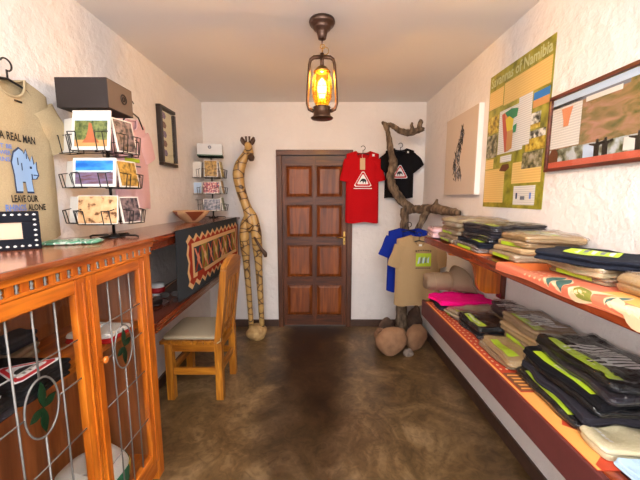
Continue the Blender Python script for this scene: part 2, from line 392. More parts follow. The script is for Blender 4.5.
def hanger(label, loc, rz, Ht, mat='wire', hook=1, W=.2):
    t = thing('clothes_hanger', label, 'hanger', (loc[0], loc[1], loc[2]+Ht-.07), rz, None)
    c, s_ = math.cos(rz), math.sin(rz)
    mb = MB(); mb.tube([(-W, -.026, -.035), (-.07, -.026, .035), (0, -.026, .05), (.07, -.026, .035), (W, -.026, -.035)], .005, mat, 8); mb.build('hanger_bar', t)
    mb = MB(); pts = [(0, -.026, .048), (0, -.026, .085)] + [(hook*.024*math.sin(a), -.026, .105-.024*math.cos(a)) for a in [x*PI/8 for x in range(1, 12)]]
    mb.tube(pts, .0035, mat, 8); mb.build('hook', t)
    return t
def warthog(mb, cx, cz, s, fn, flip=1, dy=-.004, outer='p_white'):
    tri = lambda k, rr=.18: [(cx+k*s*x, cz+k*s*z) for x, z in [(-1+rr, -.75), (1-rr, -.75), (1.0, -.62), (.12, .95), (-.12, .95), (-1.0, -.62)]]
    for k, m, y in ((1.12, outer, 0), (1.0, 'p_red', -.0008), (.72, 'p_white', -.0016)):
        mb.prism(tri(k), (0, dy+y, 0), (1, 0, 0), (0, 0, 1), .0008, m, fn, sub=2)
    hog = [(-.36, -.42), (-.30, -.42), (-.26, -.2), (-.1, -.18), (-.06, -.42), (.0, -.42), (.04, -.15), (.2, -.12), (.38, -.3), (.42, -.22), (.3, .02), (.2, .12), (.05, .2), (-.2, .18), (-.38, .06), (-.46, -.12), (-.38, -.2)]
    mb.prism([(cx+flip*s*x, cz+s*(z-.02)) for x, z in hog], (0, dy-.0028, 0), (1, 0, 0), (0, 0, 1), .0008, 'p_black', fn, sub=1)
# red shirt by the door
def pr_red(t, fn, Ht):
    mb = MB(); warthog(mb, .0, Ht-.31, .085, fn, -1); mb.prism([(-.1, Ht-.405), (.1, Ht-.405), (.1, Ht-.397), (-.1, Ht-.397)], (0, -.006, 0), (1, 0, 0), (0, 0, 1), .001, 'p_white', fn, 5); mb.build('printed_sign', t, label='red and white triangular warning sign print')
    mb = MB().box(-.035, .02, -.012, -.009, Ht-.20, Ht-.075, 'p_tag', 0, fn); mb.tube([(-.01, -.01, Ht-.08), (-.012, -.008, Ht-.03)], .0015, 'p_white', 5, fn=fn); mb.build('price_tag', t, label='brown card price tag')
    MB().box(.10, .125, -.006, -.004, Ht-.055, Ht-.03, 'p_white', 0, fn).build('size_sticker', t)
shirt('t_shirt', 'red T-shirt with triangular warning sign hanging beside the wooden door', 't-shirt', (.47, 3.62, 1.245), 0, 'f_red', .178, .78, -.005, .235, .075, 'shirts hung on the back wall', pr_red, 1)
hanger('dark wire hanger holding the red T-shirt', (.47, 3.62, 1.245), 0, .78, W=.15)
def pr_blk(t, fn, Ht):
    mb = MB(); warthog(mb, -.005, Ht-.26, .075, fn); mb.build('printed_sign', t, label='red and white triangular warning sign print')
    MB().box(.07, .09, -.006, -.004, Ht-.05, Ht-.03, 'p_white', 0, fn).build('size_sticker', t)
shirt('t_shirt', 'black T-shirt on the back wall, half hidden behind the upright branch', 't-shirt', (.878, 3.62, 1.515), 0, 'f_black', .155, .54, .055, .13, .065, 'shirts hung on the back wall', pr_blk, 4)
hanger('dark wire hanger holding the black T-shirt', (.878, 3.62, 1.515), 0, .54, W=.13)
# tan and blue shirts on the branch
def pr_tan(t, fn, Ht):
    mb = MB(); cx, cz = .03, Ht-.22
    mb.prism([(cx-.07, cz-.06), (cx+.07, cz-.06), (cx+.07, cz+.06), (cx-.07, cz+.06)], (0, -.004, 0), (1, 0, 0), (0, 0, 1), .0008, 'p_lime', fn, 2)
    for k in range(5): mb.prism([(cx-.055+k*.022, cz-.04+.004*k), (cx-.04+k*.022, cz-.03), (cx-.03+k*.02, cz+.03), (cx-.045+k*.02, cz+.02-.003*k)], (0, -.0052, 0), (1, 0, 0), (0, 0, 1), .0006, 'p_grey' if k % 2 else 'p_ltblue', fn, 0)
    for k in range(7): mb.box(cx-.075+k*.022, cx-.063+k*.022, -.005, -.004, cz+.075+.006*math.sin(k*PI/6), cz+.087+.006*math.sin(k*PI/6), 'p_black', 0, fn)
    for k in range(8): mb.box(cx-.07+k*.018, cx-.06+k*.018, -.005, -.004, cz-.082, cz-.073, 'p_black', 0, fn)
    mb.build('printed_picture', t, label='lime square picture print')
    MB().box(-.014, .014, -.006, -.003, Ht-.095, Ht-.078, 'p_white', 0, fn).build('neck_label', t)
shirt('t_shirt', 'tan T-shirt with lime square picture, hanging in front of blue shirt', 't-shirt', (.915, 2.94, .52), 0, 'f_tan', .205, .66, .01, .20, .075, 'shirts hung on the branch', pr_tan, 2, thick=.05)
hanger('dark wire hanger inside the tan T-shirt on the branch', (.915, 2.955, .50), 0, .65, W=.18)
shirt('t_shirt', 'royal blue T-shirt hanging behind the tan T-shirt', 't-shirt', (.86, 3.10, .60), math.radians(-6), 'f_blue', .19, .63, .02, .19, .075, 'shirts hung on the branch', None, 7)
hanger('dark wire hanger holding the royal blue T-shirt', (.86, 3.10, .60), math.radians(-6), .63, W=.17)
# rhino shirt on the left wall
def pr_rhino(t, fn, Ht):
    y = -.004; dx = -.02
    def line(body, x0, x1, z0, z1, m):
        mb = MB(); put_text(mb, body, x0+dx, x1+dx, z0, z1, m, y, fn); mb.build('lettering', t)
    line('BE A REAL MAN', -.102, .098, Ht-.268, Ht-.236, 'p_black')
    for i, w_ in enumerate(('LET IT BE', 'IT POWER', 'HORNS')): line(w_, -.12, -.02-.008*i, Ht-.303-.026*i, Ht-.286-.026*i, 'p_inkblue')
    line('LEAVE OUR', -.05, .08, Ht-.518, Ht-.488, 'p_black')
    line('RHINOS', -.075, .015, Ht-.554, Ht-.526, 'p_inkblue')
    line('ALONE', .025, .11, Ht-.554, Ht-.526, 'p_black')
    mb = MB(); cx, cz = .005, Ht-.385
    out = [(-.05, -.02), (-.056, .03), (-.042, .07), (-.015, .09), (.003, .08), (.008, .068), (.018, .088), (.027, .058), (.036, .04), (.047, .066), (.052, .028), (.064, .042), (.063, .008), (.069, -.015), (.056, -.032), (.034, -.034), (.038, -.09), (.006, -.09), (.002, -.048), (-.014, -.048), (-.016, -.09), (-.05, -.09)]
    def P(pts, k, m, dy): mb.prism([(cx+a*k, cz+b*k) for a, b in pts], (0, y-dy, 0), (1, 0, 0), (0, 0, 1), .0006, m, fn, 2)
    P(out, 1.06, 'p_dkblue', 0); P(out, .97, 'p_rhino', .001)
    for a, b, c_, e in ((.03, .010, .039, .020), (.044, -.018, .064, -.014), (-.03, .02, -.026, .05), (-.012, .0, -.008, .03), (.034, -.034, .038, -.012), (.016, .05, .02, .07)):
        mb.box(cx+a, cx+c_, y-.0032, y-.0022, cz+b, cz+e, 'p_dkblue', 0, fn)
    mb.build('rhino_print', t, label='light blue cartoon rhino print')
    MB().box(.005, .04, -.003, .0, Ht-.105, Ht-.097, 'p_black', 0, fn).build('neck_label', t)
shirt('t_shirt', 'sand coloured T-shirt with light blue rhino on the left wall', 't-shirt', (XL+.004, 1.375, 1.33), PI/2, 'f_cream', .20, .69, .05, .16, .075, None, pr_rhino, 3, thick=.03)
hanger('blue-black hanger holding the rhino T-shirt', (XL+.004, 1.375, 1.33), PI/2, .69, W=.16)
def pr_pk(t, fn, Ht):
    mb = MB()
    mb.box(-.12, .04, -.006, -.004, Ht-.30, Ht-.275, 'p_lime', 0, fn).box(-.10, .05, -.006, -.004, Ht-.33, Ht-.32, 'p_grey', 0, fn)
    mb.prism([(-.08, Ht-.265), (-.02, Ht-.265), (-.03, Ht-.215), (-.07, Ht-.215)], (0, -.004, 0), (1, 0, 0), (0, 0, 1), .001, 'p_grey', fn, 1)
    mb.build('printed_picture', t)
shirt('t_shirt', 'pale pink T-shirt on the left wall behind the near postcard rack', 't-shirt', (XL+.004, 2.24, 1.44), PI/2, 'f_wallpink', .19, .62, .03, .17, .075, None, pr_pk, 5, thick=.02)
hanger('black hanger holding the pale pink T-shirt', (XL+.004, 2.26, 1.45), PI/2, .66, W=.12, hook=-1)

# ------------------------------------------------------------------ wall pictures
# canvas print: local x right, z up, -y towards the viewer
t = thing('canvas_print', 'unframed beige canvas with a grey ink sketch on the right wall', 'picture', (XR, 2.66, 1.545), -PI/2)
MB().box(-.29, .29, -.04, -.002, 0, .645, plain('canvas_edge', (236, 232, 226), .7), .003).build('stretched_canvas', t)
M['canvas'] = plain('canvas_face', (204, 188, 172), .85, bump=.2, bscale=300)
MB().box(-.286, .286, -.0425, -.040, .004, .641, 'canvas').build('painted_face', t)
mb = MB(); random.seed(3)
for k in range(150):
    f = k/150; cx = .0+.04*math.sin(f*5+3)+random.uniform(-.085, .085)*(1-f*.75); cz = .13+f*.40
    a = random.uniform(-.9, .9)+PI/2; l = random.uniform(.012, .04)
    mb.tube([(cx-l*math.cos(a), -.0435, cz-l*math.sin(a)), (cx+.006*random.uniform(-1, 1), -.0435, cz), (cx+l*math.cos(a+.5), -.0435, cz+l*math.sin(a+.5))], [.001, random.uniform(.0018, .0045), .0008], 'p_black' if random.random() < .6 else 'p_grey', 4)
mb.build('ink_sketch', t)
# poster
t = thing('wall_poster', 'tall green poster of text blocks and a coloured map on the right wall', 'poster', (XR, 2.0, 1.46), -PI/2)
M['po_green'] = mottled('poster_olive_ground', [(.3, (92, 92, 26)), (.5, (150, 146, 44)), (.7, (184, 172, 70))], 14, 5, .3)
M['po_text'] = text_lines('poster_text_block', (232, 198, 122), (222, 184, 108), 22)
M['po_white'] = text_lines('poster_white_block', (228, 226, 218), (206, 204, 200), 26)
M['ph_dark'] = mottled('photo_dark_bush', [(.35, (44, 48, 30)), (.5, (120, 116, 80)), (.65, (176, 168, 150))], 30, 4, .3)
M['ph_gold'] = mottled('photo_golden_grass', [(.35, (110, 92, 26)), (.5, (186, 156, 40)), (.65, (214, 196, 90))], 30, 4, .3)
M['ph_tree'] = mottled('photo_tree', [(.42, (30, 34, 26)), (.52, (150, 150, 140)), (.6, (226, 226, 220))], 26, 4, .3)
mb = MB(); mb.box(-.305, .305, -.004, -.001, 0, .87, 'po_green'); y = -.0045
mb.build('poster_sheet', t)
def R(mb, x0, x1, z0, z1, m, dy=0): mb.box(x0, x1, y-.0004-dy, y+.001-dy, z0, z1, m)
mb = MB()
put_text(mb, 'Savannas of Namibia', -.29, .29, .79, .855, 'p_titleg', y-.0005); mb.build('poster_title', t)
mb = MB()
R(mb, -.30, -.135, .65, .765, 'po_text'); R(mb, -.125, .295, .64, .775, 'po_text')
R(mb, -.30, -.17, .33, .48, 'ph_dark'); R(mb, -.30, -.17, .49, .60, 'ph_gold')
R(mb, -.16, .10, .34, .61, 'po_white'); R(mb, .04, .16, .36, .64, 'po_white', .0006)
R(mb, .17, .295, .585, .625, 'p_skyblue'); R(mb, .17, .295, .545, .585, 'p_sand'); R(mb, .10, .24, .46, .52, 'ph_tree'); R(mb, .10, .24, .435, .46, 'ph_gold')
R(mb, .13, .29, .385, .425, 'ph_tree'); R(mb, .13, .29, .32, .385, 'ph_gold')
R(mb, -.30, -.20, .255, .32, 'po_text'); R(mb, -.30, -.06, .03, .25, 'po_text'); R(mb, -.12, .0, .285, .325, 'po_white')
R(mb, .02, .28, .145, .27, 'po_text'); R(mb, .11, .28, .225, .315, 'ph_dark', .0006); R(mb, .05, .245, .02, .13, 'po_white')
R(mb, .12, .16, .05, .07, 'p_grey', .0008); R(mb, .075, .09, .055, .09, 'p_dkblue', .0008); R(mb, .20, .215, .055, .09, 'p_inkblue', .0008)
for pts, m in (([(-.13, .585), (-.02, .59), (.0, .56), (-.01, .5), (-.07, .48), (-.11, .52)], 'p_mapo'), ([(-.10, .59), (-.03, .6), (.04, .585), (.03, .54), (-.04, .53)], 'p_mapg'), ([(-.10, .54), (-.05, .56), (.0, .53), (-.01, .46), (-.06, .44), (-.09, .48)], 'p_mapy'),
               ([(-.13, .585), (-.10, .59), (-.06, .46), (-.03, .35), (-.075, .345), (-.10, .45)], 'p_mapr'), ([(-.06, .47), (.0, .47), (.0, .36), (-.06, .345)], 'p_sand'), ([(.0, .49), (.035, .5), (.03, .45), (.0, .45)], 'p_mapg')):
    mb.prism(pts, (0, y-.0012, 0), (1, 0, 0), (0, 0, 1), .0003, m); y -= .0003
y = -.0045
mb.prism([(-.12, .235), (-.05, .225), (-.01, .245), (-.02, .27), (-.09, .27)], (0, y-.002, 0), (1, 0, 0), (0, 0, 1), .0003, 'p_brown')
mb.build('poster_pictures', t)
# framed panorama
t = thing('framed_picture', 'brown wood framed panel with map and savanna photograph, nearest on right wall', 'picture', (XR, 1.26, 1.65), -PI/2)
M['fr_red'] = wood('red_brown_frame', (78, 28, 16), (122, 54, 34), 'x', 1, .3, .4)
mb = MB(); a, b, z0, z1 = -.42, .42, 0, .365
mb.box(a, b, -.022, -.001, z0, z0+.017, 'fr_red', .004).box(a, b, -.022, -.001, z1-.017, z1, 'fr_red', .004).box(a, a+.017, -.022, -.001, z0+.017, z1-.017, 'fr_red', .004).box(b-.017, b, -.022, -.001, z0+.017, z1-.017, 'fr_red', .004); mb.build('picture_frame', t)
M['ph_pan'] = mottled('panorama_strip', [(.38, (70, 74, 48)), (.5, (140, 144, 120)), (.62, (190, 200, 206))], 22, 4, .3)
M['pan_land'] = mottled('panorama_land', [(.34, (100, 100, 50)), (.5, (150, 122, 78)), (.66, (180, 132, 110))], 11, 8, .2, (1, 1, 2.2), dist=1)
mb = MB(); y = -.008
mb.box(a+.017, b-.017, -.01, -.006, z0+.017, z1-.017, 'pan_land')
R(mb, a+.017, b-.017, z0+.017, z0+.045, 'p_mapr', .002); R(mb, a+.02, -.22, .11, .315, 'po_white', .002); R(mb, a+.02, .1, .315, .345, 'p_ltblue', .002); R(mb, a+.02, .0, .300, .315, 'p_grey', .002)
R(mb, -.20, -.03, .285, .305, 'p_paper', .003); R(mb, a+.02, b-.02, .045, .105, 'ph_pan', .002)
R(mb, -.19, -.11, .045, .10, 'p_ltblue', .0025); R(mb, .0, .10, .05, .10, 'p_paper', .003)
mb.prism([(-.34, .29), (-.27, .29), (-.285, .24), (-.29, .205), (-.32, .205), (-.325, .24)], (0, y-.0035, 0), (1, 0, 0), (0, 0, 1), .0004, 'p_mapo')
mb.prism([(-.40, .045), (-.34, .045), (-.34, .085), (-.36, .11), (-.385, .105), (-.40, .08)], (0, y-.0035, 0), (1, 0, 0), (0, 0, 1), .0004, 'p_brown')
for cx in (-.12, -.08, .06): mb.prism([(cx-.012, .045), (cx+.014, .045), (cx+.012, .085), (cx+.035, .1), (cx+.033, .105), (cx+.008, .098), (cx+.006, .115), (cx-.006, .115), (cx-.006, .098), (cx-.04, .102), (cx-.04, .096), (cx-.014, .088)], (0, y-.0038, 0), (1, 0, 0), (0, 0, 1), .0004, 'p_black')
mb.build('printed_panel', t)
MB().box(a+.017, b-.017, -.0165, -.0150, z0+.017, z1-.017, 'glass').build('picture_glass', t)
# narrow frame on the left wall
t = thing('framed_picture', 'tall narrow black framed picture with five small dark shapes, left wall', 'picture', (XL, 2.775, 1.785), PI/2)
M['fr_black'] = plain('dark_frame', (42, 32, 28), .35)
M['mount'] = plain('pale_green_mount', (214, 210, 178), .6); a, b, z1 = -.135, .135, .475
mb = MB(); mb.box(a, b, -.04, -.001, 0, .026, 'fr_black', .004).box(a, b, -.04, -.001, z1-.026, z1, 'fr_black', .004).box(a, a+.03, -.04, -.001, .026, z1-.026, 'fr_black', .004).box(b-.03, b, -.04, -.001, .035, z1-.035, 'fr_black', .004).build('picture_frame', t)
mb = MB().box(a+.035, b-.035, -.015, -.01, .035, z1-.035, 'mount'); y = -.016
for k in range(5):
    z = .085+k*.075; mb.prism([(-.075, z), (-.025, z-.005), (-.005, z+.02), (-.025, z+.045), (-.06, z+.048), (-.08, z+.025)], (0, y, 0), (1, 0, 0), (0, 0, 1), .003, 'p_brown' if k % 2 else 'p_violet')
mb.build('mounted_pieces', t)
MB().box(a+.035, b-.035, -.030, -.0285, .035, z1-.035, 'glass').build('picture_glass', t)

# ------------------------------------------------------------------ lantern
t = thing('hanging_lantern', 'brass and iron storm lantern glowing on a chain from the ceiling', 'lamp', (.012, 2.04, 2.0))
ZS = 1.3
lf = lambda v: (v[0], v[1], v[2]*ZS)
M['iron'] = plain('aged_dark_brass', (88, 62, 46), .4, .75, bump=.2, bscale=60, var=.2)
M['canopy'] = plain('lantern_canopy_metal', (96, 72, 60), .32, .75)
MB().lathe([(.014, .452), (.024, .456), (.028, .475), (.034, .498), (.05, .508), (.054, .516), (.054, .522), (.07, .53), (.078, .545), (.074, .56), (.0, .56)], 'canopy').build('ceiling_canopy', t)
mb = MB(); mb.tube([(0, 0, .455), (0, 0, .425)], .0035, 'iron', 8)
for k, (z, r) in enumerate(((.415, .013), (.396, .013))):
    ring = [(r*math.cos(a)*(k == 0)+.003, r*math.cos(a)*(k == 1), z+r*math.sin(a)) for a in [i*PI/6 for i in range(12)]]; mb.tube(ring, .0028, 'brass', 6, closed=True)
mb.tube([(.02+.02*math.cos(a), 0, .39+.022*math.sin(a)) for a in [i*PI/6 for i in range(12)]], .0025, 'brass', 6, closed=True); mb.build('chain', t)
mb = MB()
for s_ in (-1, 1): mb.tube([(0, 0, .275), (s_*.05, 0, .272), (s_*.068, 0, .262), (s_*.076, 0, .24), (s_*.088, 0, .10), (s_*.09, 0, .07), (s_*.08, 0, .045), (s_*.05, 0, .035)], .009, 'iron', 10, fn=lf)
mb.tube([(0, 0, .29), (0, 0, .215)], .012, 'iron', 10, fn=lf); mb.build('side_tubes', t)
MB().lathe([(.066, 0), (.07, .004), (.052, .014), (.048, .045), (.054, .052), (.03, .06), (.0, .06)], 'iron', fn=lf).build('fuel_base', t)
MB().lathe([(.012, .236), (.03, .228), (.048, .212), (.052, .206), (.0, .206)], 'brass', fn=lf).build('cap', t)
M['lglass'] = glass('amber_glass', (255, 232, 150), .2, 2.5)[0]
MB().lathe([(.040, .062), (.056, .09), (.063, .13), (.060, .17), (.046, .205), (.0445, .205), (.0585, .17), (.0615, .13), (.0545, .09), (.0385, .062)], 'lglass', seg=28, fn=lf).build('glass_chimney', t)
mb = MB()
for z, r in ((.135, .065), (.10, .061)): mb.tube([(r*math.cos(a), r*math.sin(a), z) for a in [i*PI/10 for i in range(20)]], .0014, 'brass', 5, closed=True, fn=lf)
for a in (PI/4, 3*PI/4, 5*PI/4, 7*PI/4): mb.tube([(.04*math.cos(a), .04*math.sin(a), .06), (.066*math.cos(a), .066*math.sin(a), .12), (.052*math.cos(a), .052*math.sin(a), .2)], .0014, 'brass', 5, fn=lf)
mb.build('wire_guard', t)
M['bulb'] = plain('glowing_bulb', (255, 220, 150), .5, emit=((255, 214, 130), 24))
MB().lathe([(.0, .088), (.014, .09), (.018, .10), (.027, .125), (.028, .145), (.02, .168), (.0, .18)], 'bulb', seg=16, fn=lf).build('bulb', t)
MB().lathe([(.014, .058), (.014, .09), (.0, .09)], 'brass', seg=14, fn=lf).build('bulb_socket', t)
lamp_pt = point('lantern_light', (.012, 2.04, 2.24), 11, (1.0, .72, .44), .01)
lamp_pt.parent = t; lamp_pt.location = (0, 0, .245)

# ------------------------------------------------------------------ display cabinet, left foreground
CX0, CX1, CY0, CY1 = -1.285, -.875, .66, 1.615; O = (-1.08, 1.14, 0)
t = thing('display_cabinet', 'orange varnished pine cabinet with leaded glass doors, left foreground', 'cabinet', O)
def B(mb, nm, par, **k): return mb.build(nm, par, O, **k)
mb = MB()
mb.box(CX0, CX0+.02, CY0, CY1, .03, 1.29, 'pineback').box(CX0+.02, CX1-.02, CY0, CY0+.02, .03, 1.29, 'pineback').box(CX0+.02, CX1-.02, CY1-.02, CY1, .03, 1.29, 'pineback')
mb.box(CX0+.02, CX1-.02, CY0+.02, CY1-.02, .10, .12, 'pine_y')
mb.box(CX1-.05, CX1, CY1-.055, CY1+.004, 0, 1.245, 'pine_z', .004).box(CX1-.05, CX1, CY0, CY0+.055, 0, 1.245, 'pine_z', .004)
mb.box(CX0, CX0+.05, CY1-.05, CY1+.002, 0, .1, 'pine_z').box(CX0, CX0+.05, CY0, CY0+.05, 0, .1, 'pine_z')
mb.box(CX1-.03, CX1-.004, CY0+.055, CY1-.055, .05, .115, 'pine_y', .003)
B(mb, 'carcass', t)
mb = MB(); mb.box(CX0-.005, CX1+.022, CY0-.02, CY1+.025, 1.296, 1.32, 'topwood', .01).box(CX0, CX1+.012, CY0-.01, CY1+.014, 1.284, 1.298, 'pine_y', .005); B(mb, 'cabinet_top', t)
M['slot_shade'] = plain('frieze_slot_shade', (52, 34, 22), .8)  # shade inside the open frieze slots, put into a dark colour
mb = MB(); mb.box(CX1-.012, CX1+.008, CY0, CY1+.008, 1.274, 1.286, 'pine_y', .002).box(CX1-.012, CX1+.008, CY0, CY1+.008, 1.234, 1.244, 'pine_y', .002)
k = 0; yy = CY0+.005
while yy < CY1-.02:
    mb.box(CX1-.01, CX1+.002, yy, yy+.028, 1.242, 1.276, 'pine_z', .002)
    mb.lathe([(.004, 0), (.0065, .006), (.003, .012), (.0065, .02), (.0035, .028), (.005, .034)], 'steel', (CX1-.002, yy+.038, 1.242), 8); yy += .0485
mb.box(CX1-.03, CX1-.02, CY0+.01, CY1-.01, 1.240, 1.28, 'slot_shade')
B(mb, 'frieze', t)
SH = .885
mb = MB().box(CX0+.02, CX1-.055, CY0+.02, CY1-.02, SH-.022, SH, 'pine_y', .003); B(mb, 'shelf', t)
def cab_door(ya, yb, oval, knob_y):
    xa, xb = CX1-.022, CX1+.006; z0, z1 = .115, 1.232; sw = .052; mb = MB()
    mb.box(xa, xb, ya, ya+sw, z0, z1, 'pine_z', .004).box(xa, xb, yb-sw, yb, z0, z1, 'pine_z', .004).box(xa, xb, ya+sw, yb-sw, z1-.05, z1, 'pine_y', .004).box(xa, xb, ya+sw, yb-sw, z0, z0+.075, 'pine_y', .004)
    mb.box(xb-.002, xb+.005, ya+.012, ya+.02, z0+.02, z1-.02, 'pine_z', .002).box(xb-.002, xb+.005, yb-.02, yb-.012, z0+.02, z1-.02, 'pine_z', .002)
    dr = B(mb, 'door', t)
    xm = (xa+xb)/2
    B(MB().box(xm-.0015, xm+.0015, ya+sw-.004, yb-sw+.004, z0+.07, z1-.045, 'glass'), 'glass_pane', dr)
    ga, gb, gz0, gz1 = ya+sw, yb-sw, z0+.075, z1-.05; mb = MB(); xl = xm+.0045
    oy, oz, ra, rz_ = (ga+gb)/2, .862, .062, .098; wd = gb-ga; r = .0032
    for f in (.25, .75): mb.tube([(xl, ga+wd*f, gz0), (xl, ga+wd*f, gz1)], r, 'steel', 6)
    mb.tube([(xl, oy, gz0), (xl, oy, oz-rz_)], r, 'steel', 6).tube([(xl, oy, oz+rz_), (xl, oy, gz1)], r, 'steel', 6)
    for z in (.40, .66): mb.tube([(xl, ga, z), (xl, gb, z)], r*.8, 'steel', 6)
    mb.tube([(xl, ga, 1.01), (xl, gb, 1.01)], r*.8, 'steel', 6)
    mb.tube([(xl, ga, oz), (xl, oy-ra, oz)], r*.8, 'steel', 6).tube([(xl, oy+ra, oz), (xl, gb, oz)], r*.8, 'steel', 6)
    mb.tube([(xl, oy+ra*math.cos(a), oz+rz_*math.sin(a)) for a in [i*PI/16 for i in range(32)]], r, 'steel', 6, closed=True)
    B(mb, 'leading', dr)
    for ang, ln in ((90, .085), (25, .055), (205, .055), (270, .085)):
        a = math.radians(ang); dxy = Vector((0, math.cos(a), math.sin(a))); pr = Vector((0, -math.sin(a), math.cos(a))); c0 = Vector((xl+.003, oy, oz)); pts = []
        for q in range(9): pts.append(c0+dxy*ln*q/8+pr*.014*math.sin(PI*q/8))
        for q in range(7, 0, -1): pts.append(c0+dxy*ln*q/8-pr*.014*math.sin(PI*q/8))
        B(MB().prism([(p.y, p.z) for p in pts], (xl+.001, 0, 0), (0, 1, 0), (0, 0, 1), .003, 'green_glass'), 'glass_leaf', dr)
    if knob_y: B(MB().tube([(xb, knob_y, .885), (xb+.012, knob_y, .885), (xb+.016, knob_y, .885), (xb+.024, knob_y, .885), (xb+.03, knob_y, .885)], [.006, .006, .013, .014, .006], 'pine_x', 14), 'knob', dr)
cab_door(CY0+.057, 1.155, 1, None); cab_door(1.16, CY1-.057, 1, 1.195)

# ------------------------------------------------------------------ counter shelf and lower desk on the left wall
t = thing('wall_counter', 'high reddish wooden counter shelf along the left wall, past the cabinet', 'counter', (-1.1, 2.6, 1.28)); O2 = (-1.1, 2.6, 1.28)
mb = MB().box(XL+.002, -.90, 1.645, 3.6, 1.283, 1.31, 'red_y', .006); mb.build('counter_top', t, O2)
mb = MB().box(-.935, -.915, 1.66, 3.59, 1.235, 1.284, 'red_y', .003).box(XL+.004, XL+.03, 1.66, 3.59, 1.235, 1.284, 'red_y', .003); mb.build('apron', t, O2)
MB().box(-.945, -.91, 3.53, 3.57, .80, 1.236, 'red_z', .004).build('support_post', t, O2)
mb = MB()
mb.prism([(XL+.03, 1.284), (-.905, 1.284), (-.91, 1.262), (-.93, 1.24), (-.97, 1.222), (-1.06, 1.205), (-1.2, 1.15), (XL+.03, 1.02)], (0, 1.72, 0), (1, 0, 0), (0, 0, 1), .035, 'pine_y'); mb.build('bracket', t, O2)
t = thing('wall_desk', 'low reddish wooden desk fixed below the high counter, over the chair seat', 'desk', (-1.12, 2.6, .72)); O2 = (-1.12, 2.6, .72)
MB().box(XL+.002, -.945, 1.76, 3.6, .765, .80, 'red_y', .006).build('desk_top', t, O2)
mb = MB().box(-.985, -.965, 1.80, 3.58, .725, .766, 'red_y', .003).build('apron', t, O2)
mb = MB().prism([(XL+.002, .766), (-1.0, .766), (-1.04, .73), (-1.2, .6), (XL+.002, .5)], (0, 2.0, 0), (1, 0, 0), (0, 0, 1), .03, 'red_y').prism([(XL+.002, .766), (-1.0, .766), (-1.04, .73), (-1.2, .6), (XL+.002, .5)], (0, 3.4, 0), (1, 0, 0), (0, 0, 1), .03, 'red_y'); mb.build('bracket', t, O2)

# textile
M['cl_dark'] = fabric('runner_dark', (50, 54, 58)); M['cl_red'] = fabric('runner_rust', (150, 46, 24)); M['cl_cream'] = fabric('runner_cream', (210, 170, 120))
M['cl_olive'] = fabric('runner_olive', (136, 120, 52)); M['cl_pink'] = fabric('runner_pink', (208, 132, 104))
O2 = (-.885, 2.7, .85); t = thing('table_runner', 'dark patterned textile with zigzag borders draped over the high counter edge', 'textile', O2)
ya, yb, zb, zt = 1.96, 3.42, .86, 1.318
def rx(y, z): 
    v = (zt-z)/(zt-zb); return -.893 + .008*math.sin(y*6)*v
mb = MB()
mb.grid(lambda u, v: (rx(ya+u*(yb-ya), zb+v*(zt-zb))+.003, ya+u*(yb-ya), zb+v*(zt-zb)), 100, 10, 'cl_dark')
mb.grid(lambda u, v: (rx(ya+u*(yb-ya), zb+v*(zt-zb))-.001, ya+u*(yb-ya), zb+v*(zt-zb)), 100, 10, 'cl_dark')
mb.grid(lambda u, v: (-.891-v*.025, ya+u*(yb-ya), 1.3165-.003*v), 30, 4, 'cl_dark')
mb.grid(lambda u, v: (-.891-v*.025, ya+u*(yb-ya), 1.3125-.001*v), 30, 4, 'cl_dark')
mb.build('cloth', t, O2)
def rfn(k): return lambda v: (rx(v[1], v[2])+.003+k, v[1], v[2])
def zig(y0, y1, z0, z1, n, amp):
    pts = [(y0, z1)]
    top = [(y0+(y1-y0)*i/(2*n), z1-(amp if i % 2 == 0 else 0)) for i in range(2*n+1)]
    bot = [(y0+(y1-y0)*i/(2*n), z0+(amp if i % 2 == 0 else 0)) for i in range(2*n, -1, -1)]
    lf = [(y0+(amp*.6 if i % 2 else 0), z0+(z1-z0)*i/6) for i in range(1, 6)]
    return top + bot + lf
X0 = (0, 0, 0)
mb = MB()
mb.prism(zig(ya+.14, yb-.02, zb+.03, zt-.045, 11, .04), X0, (0, 1, 0), (0, 0, 1), 0, 'cl_cream', rfn(.0015), 2)
mb.prism(zig(ya+.165, yb-.045, zb+.055, zt-.07, 11, .035), X0, (0, 1, 0), (0, 0, 1), 0, 'cl_red', rfn(.003), 2)
q0, q1, r0, r1 = ya+.25, yb-.12, zb+.135, zt-.14
mb.prism([(q0-.03, r0-.03), (q1+.03, r0-.03), (q1+.03, r1+.03), (q0-.03, r1+.03)], X0, (0, 1, 0), (0, 0, 1), 0, 'cl_cream', rfn(.0045), 3)
n = 8; dq = (q1-q0)/n
for i in range(n):
    a = q0+i*dq; mb.prism([(a, r0), (a+dq, r0), (a+dq, r1), (a, r1)], X0, (0, 1, 0), (0, 0, 1), 0, 'cl_olive' if i % 2 else 'cl_dark', rfn(.006), 1)
    zc = (r0+r1)/2; hh = (r1-r0)/2
    for s_ in (-1, 1): mb.prism([(a+.005, zc+s_*hh*.9), (a+.03, zc+s_*hh*.9), (a+dq-.005, zc-s_*hh*.9), (a+dq-.03, zc-s_*hh*.9)], X0, (0, 1, 0), (0, 0, 1), 0, 'cl_pink' if s_ > 0 else 'cl_red', rfn(.0075+.0004*s_), 1)
    mb.prism([(a+dq/2-.03, zc), (a+dq/2, zc-hh*.5), (a+dq/2+.03, zc), (a+dq/2, zc+hh*.5)], X0, (0, 1, 0), (0, 0, 1), 0, 'cl_cream' if i % 2 else 'cl_pink', rfn(.009), 1)
mb.build('woven_pattern', t, O2)

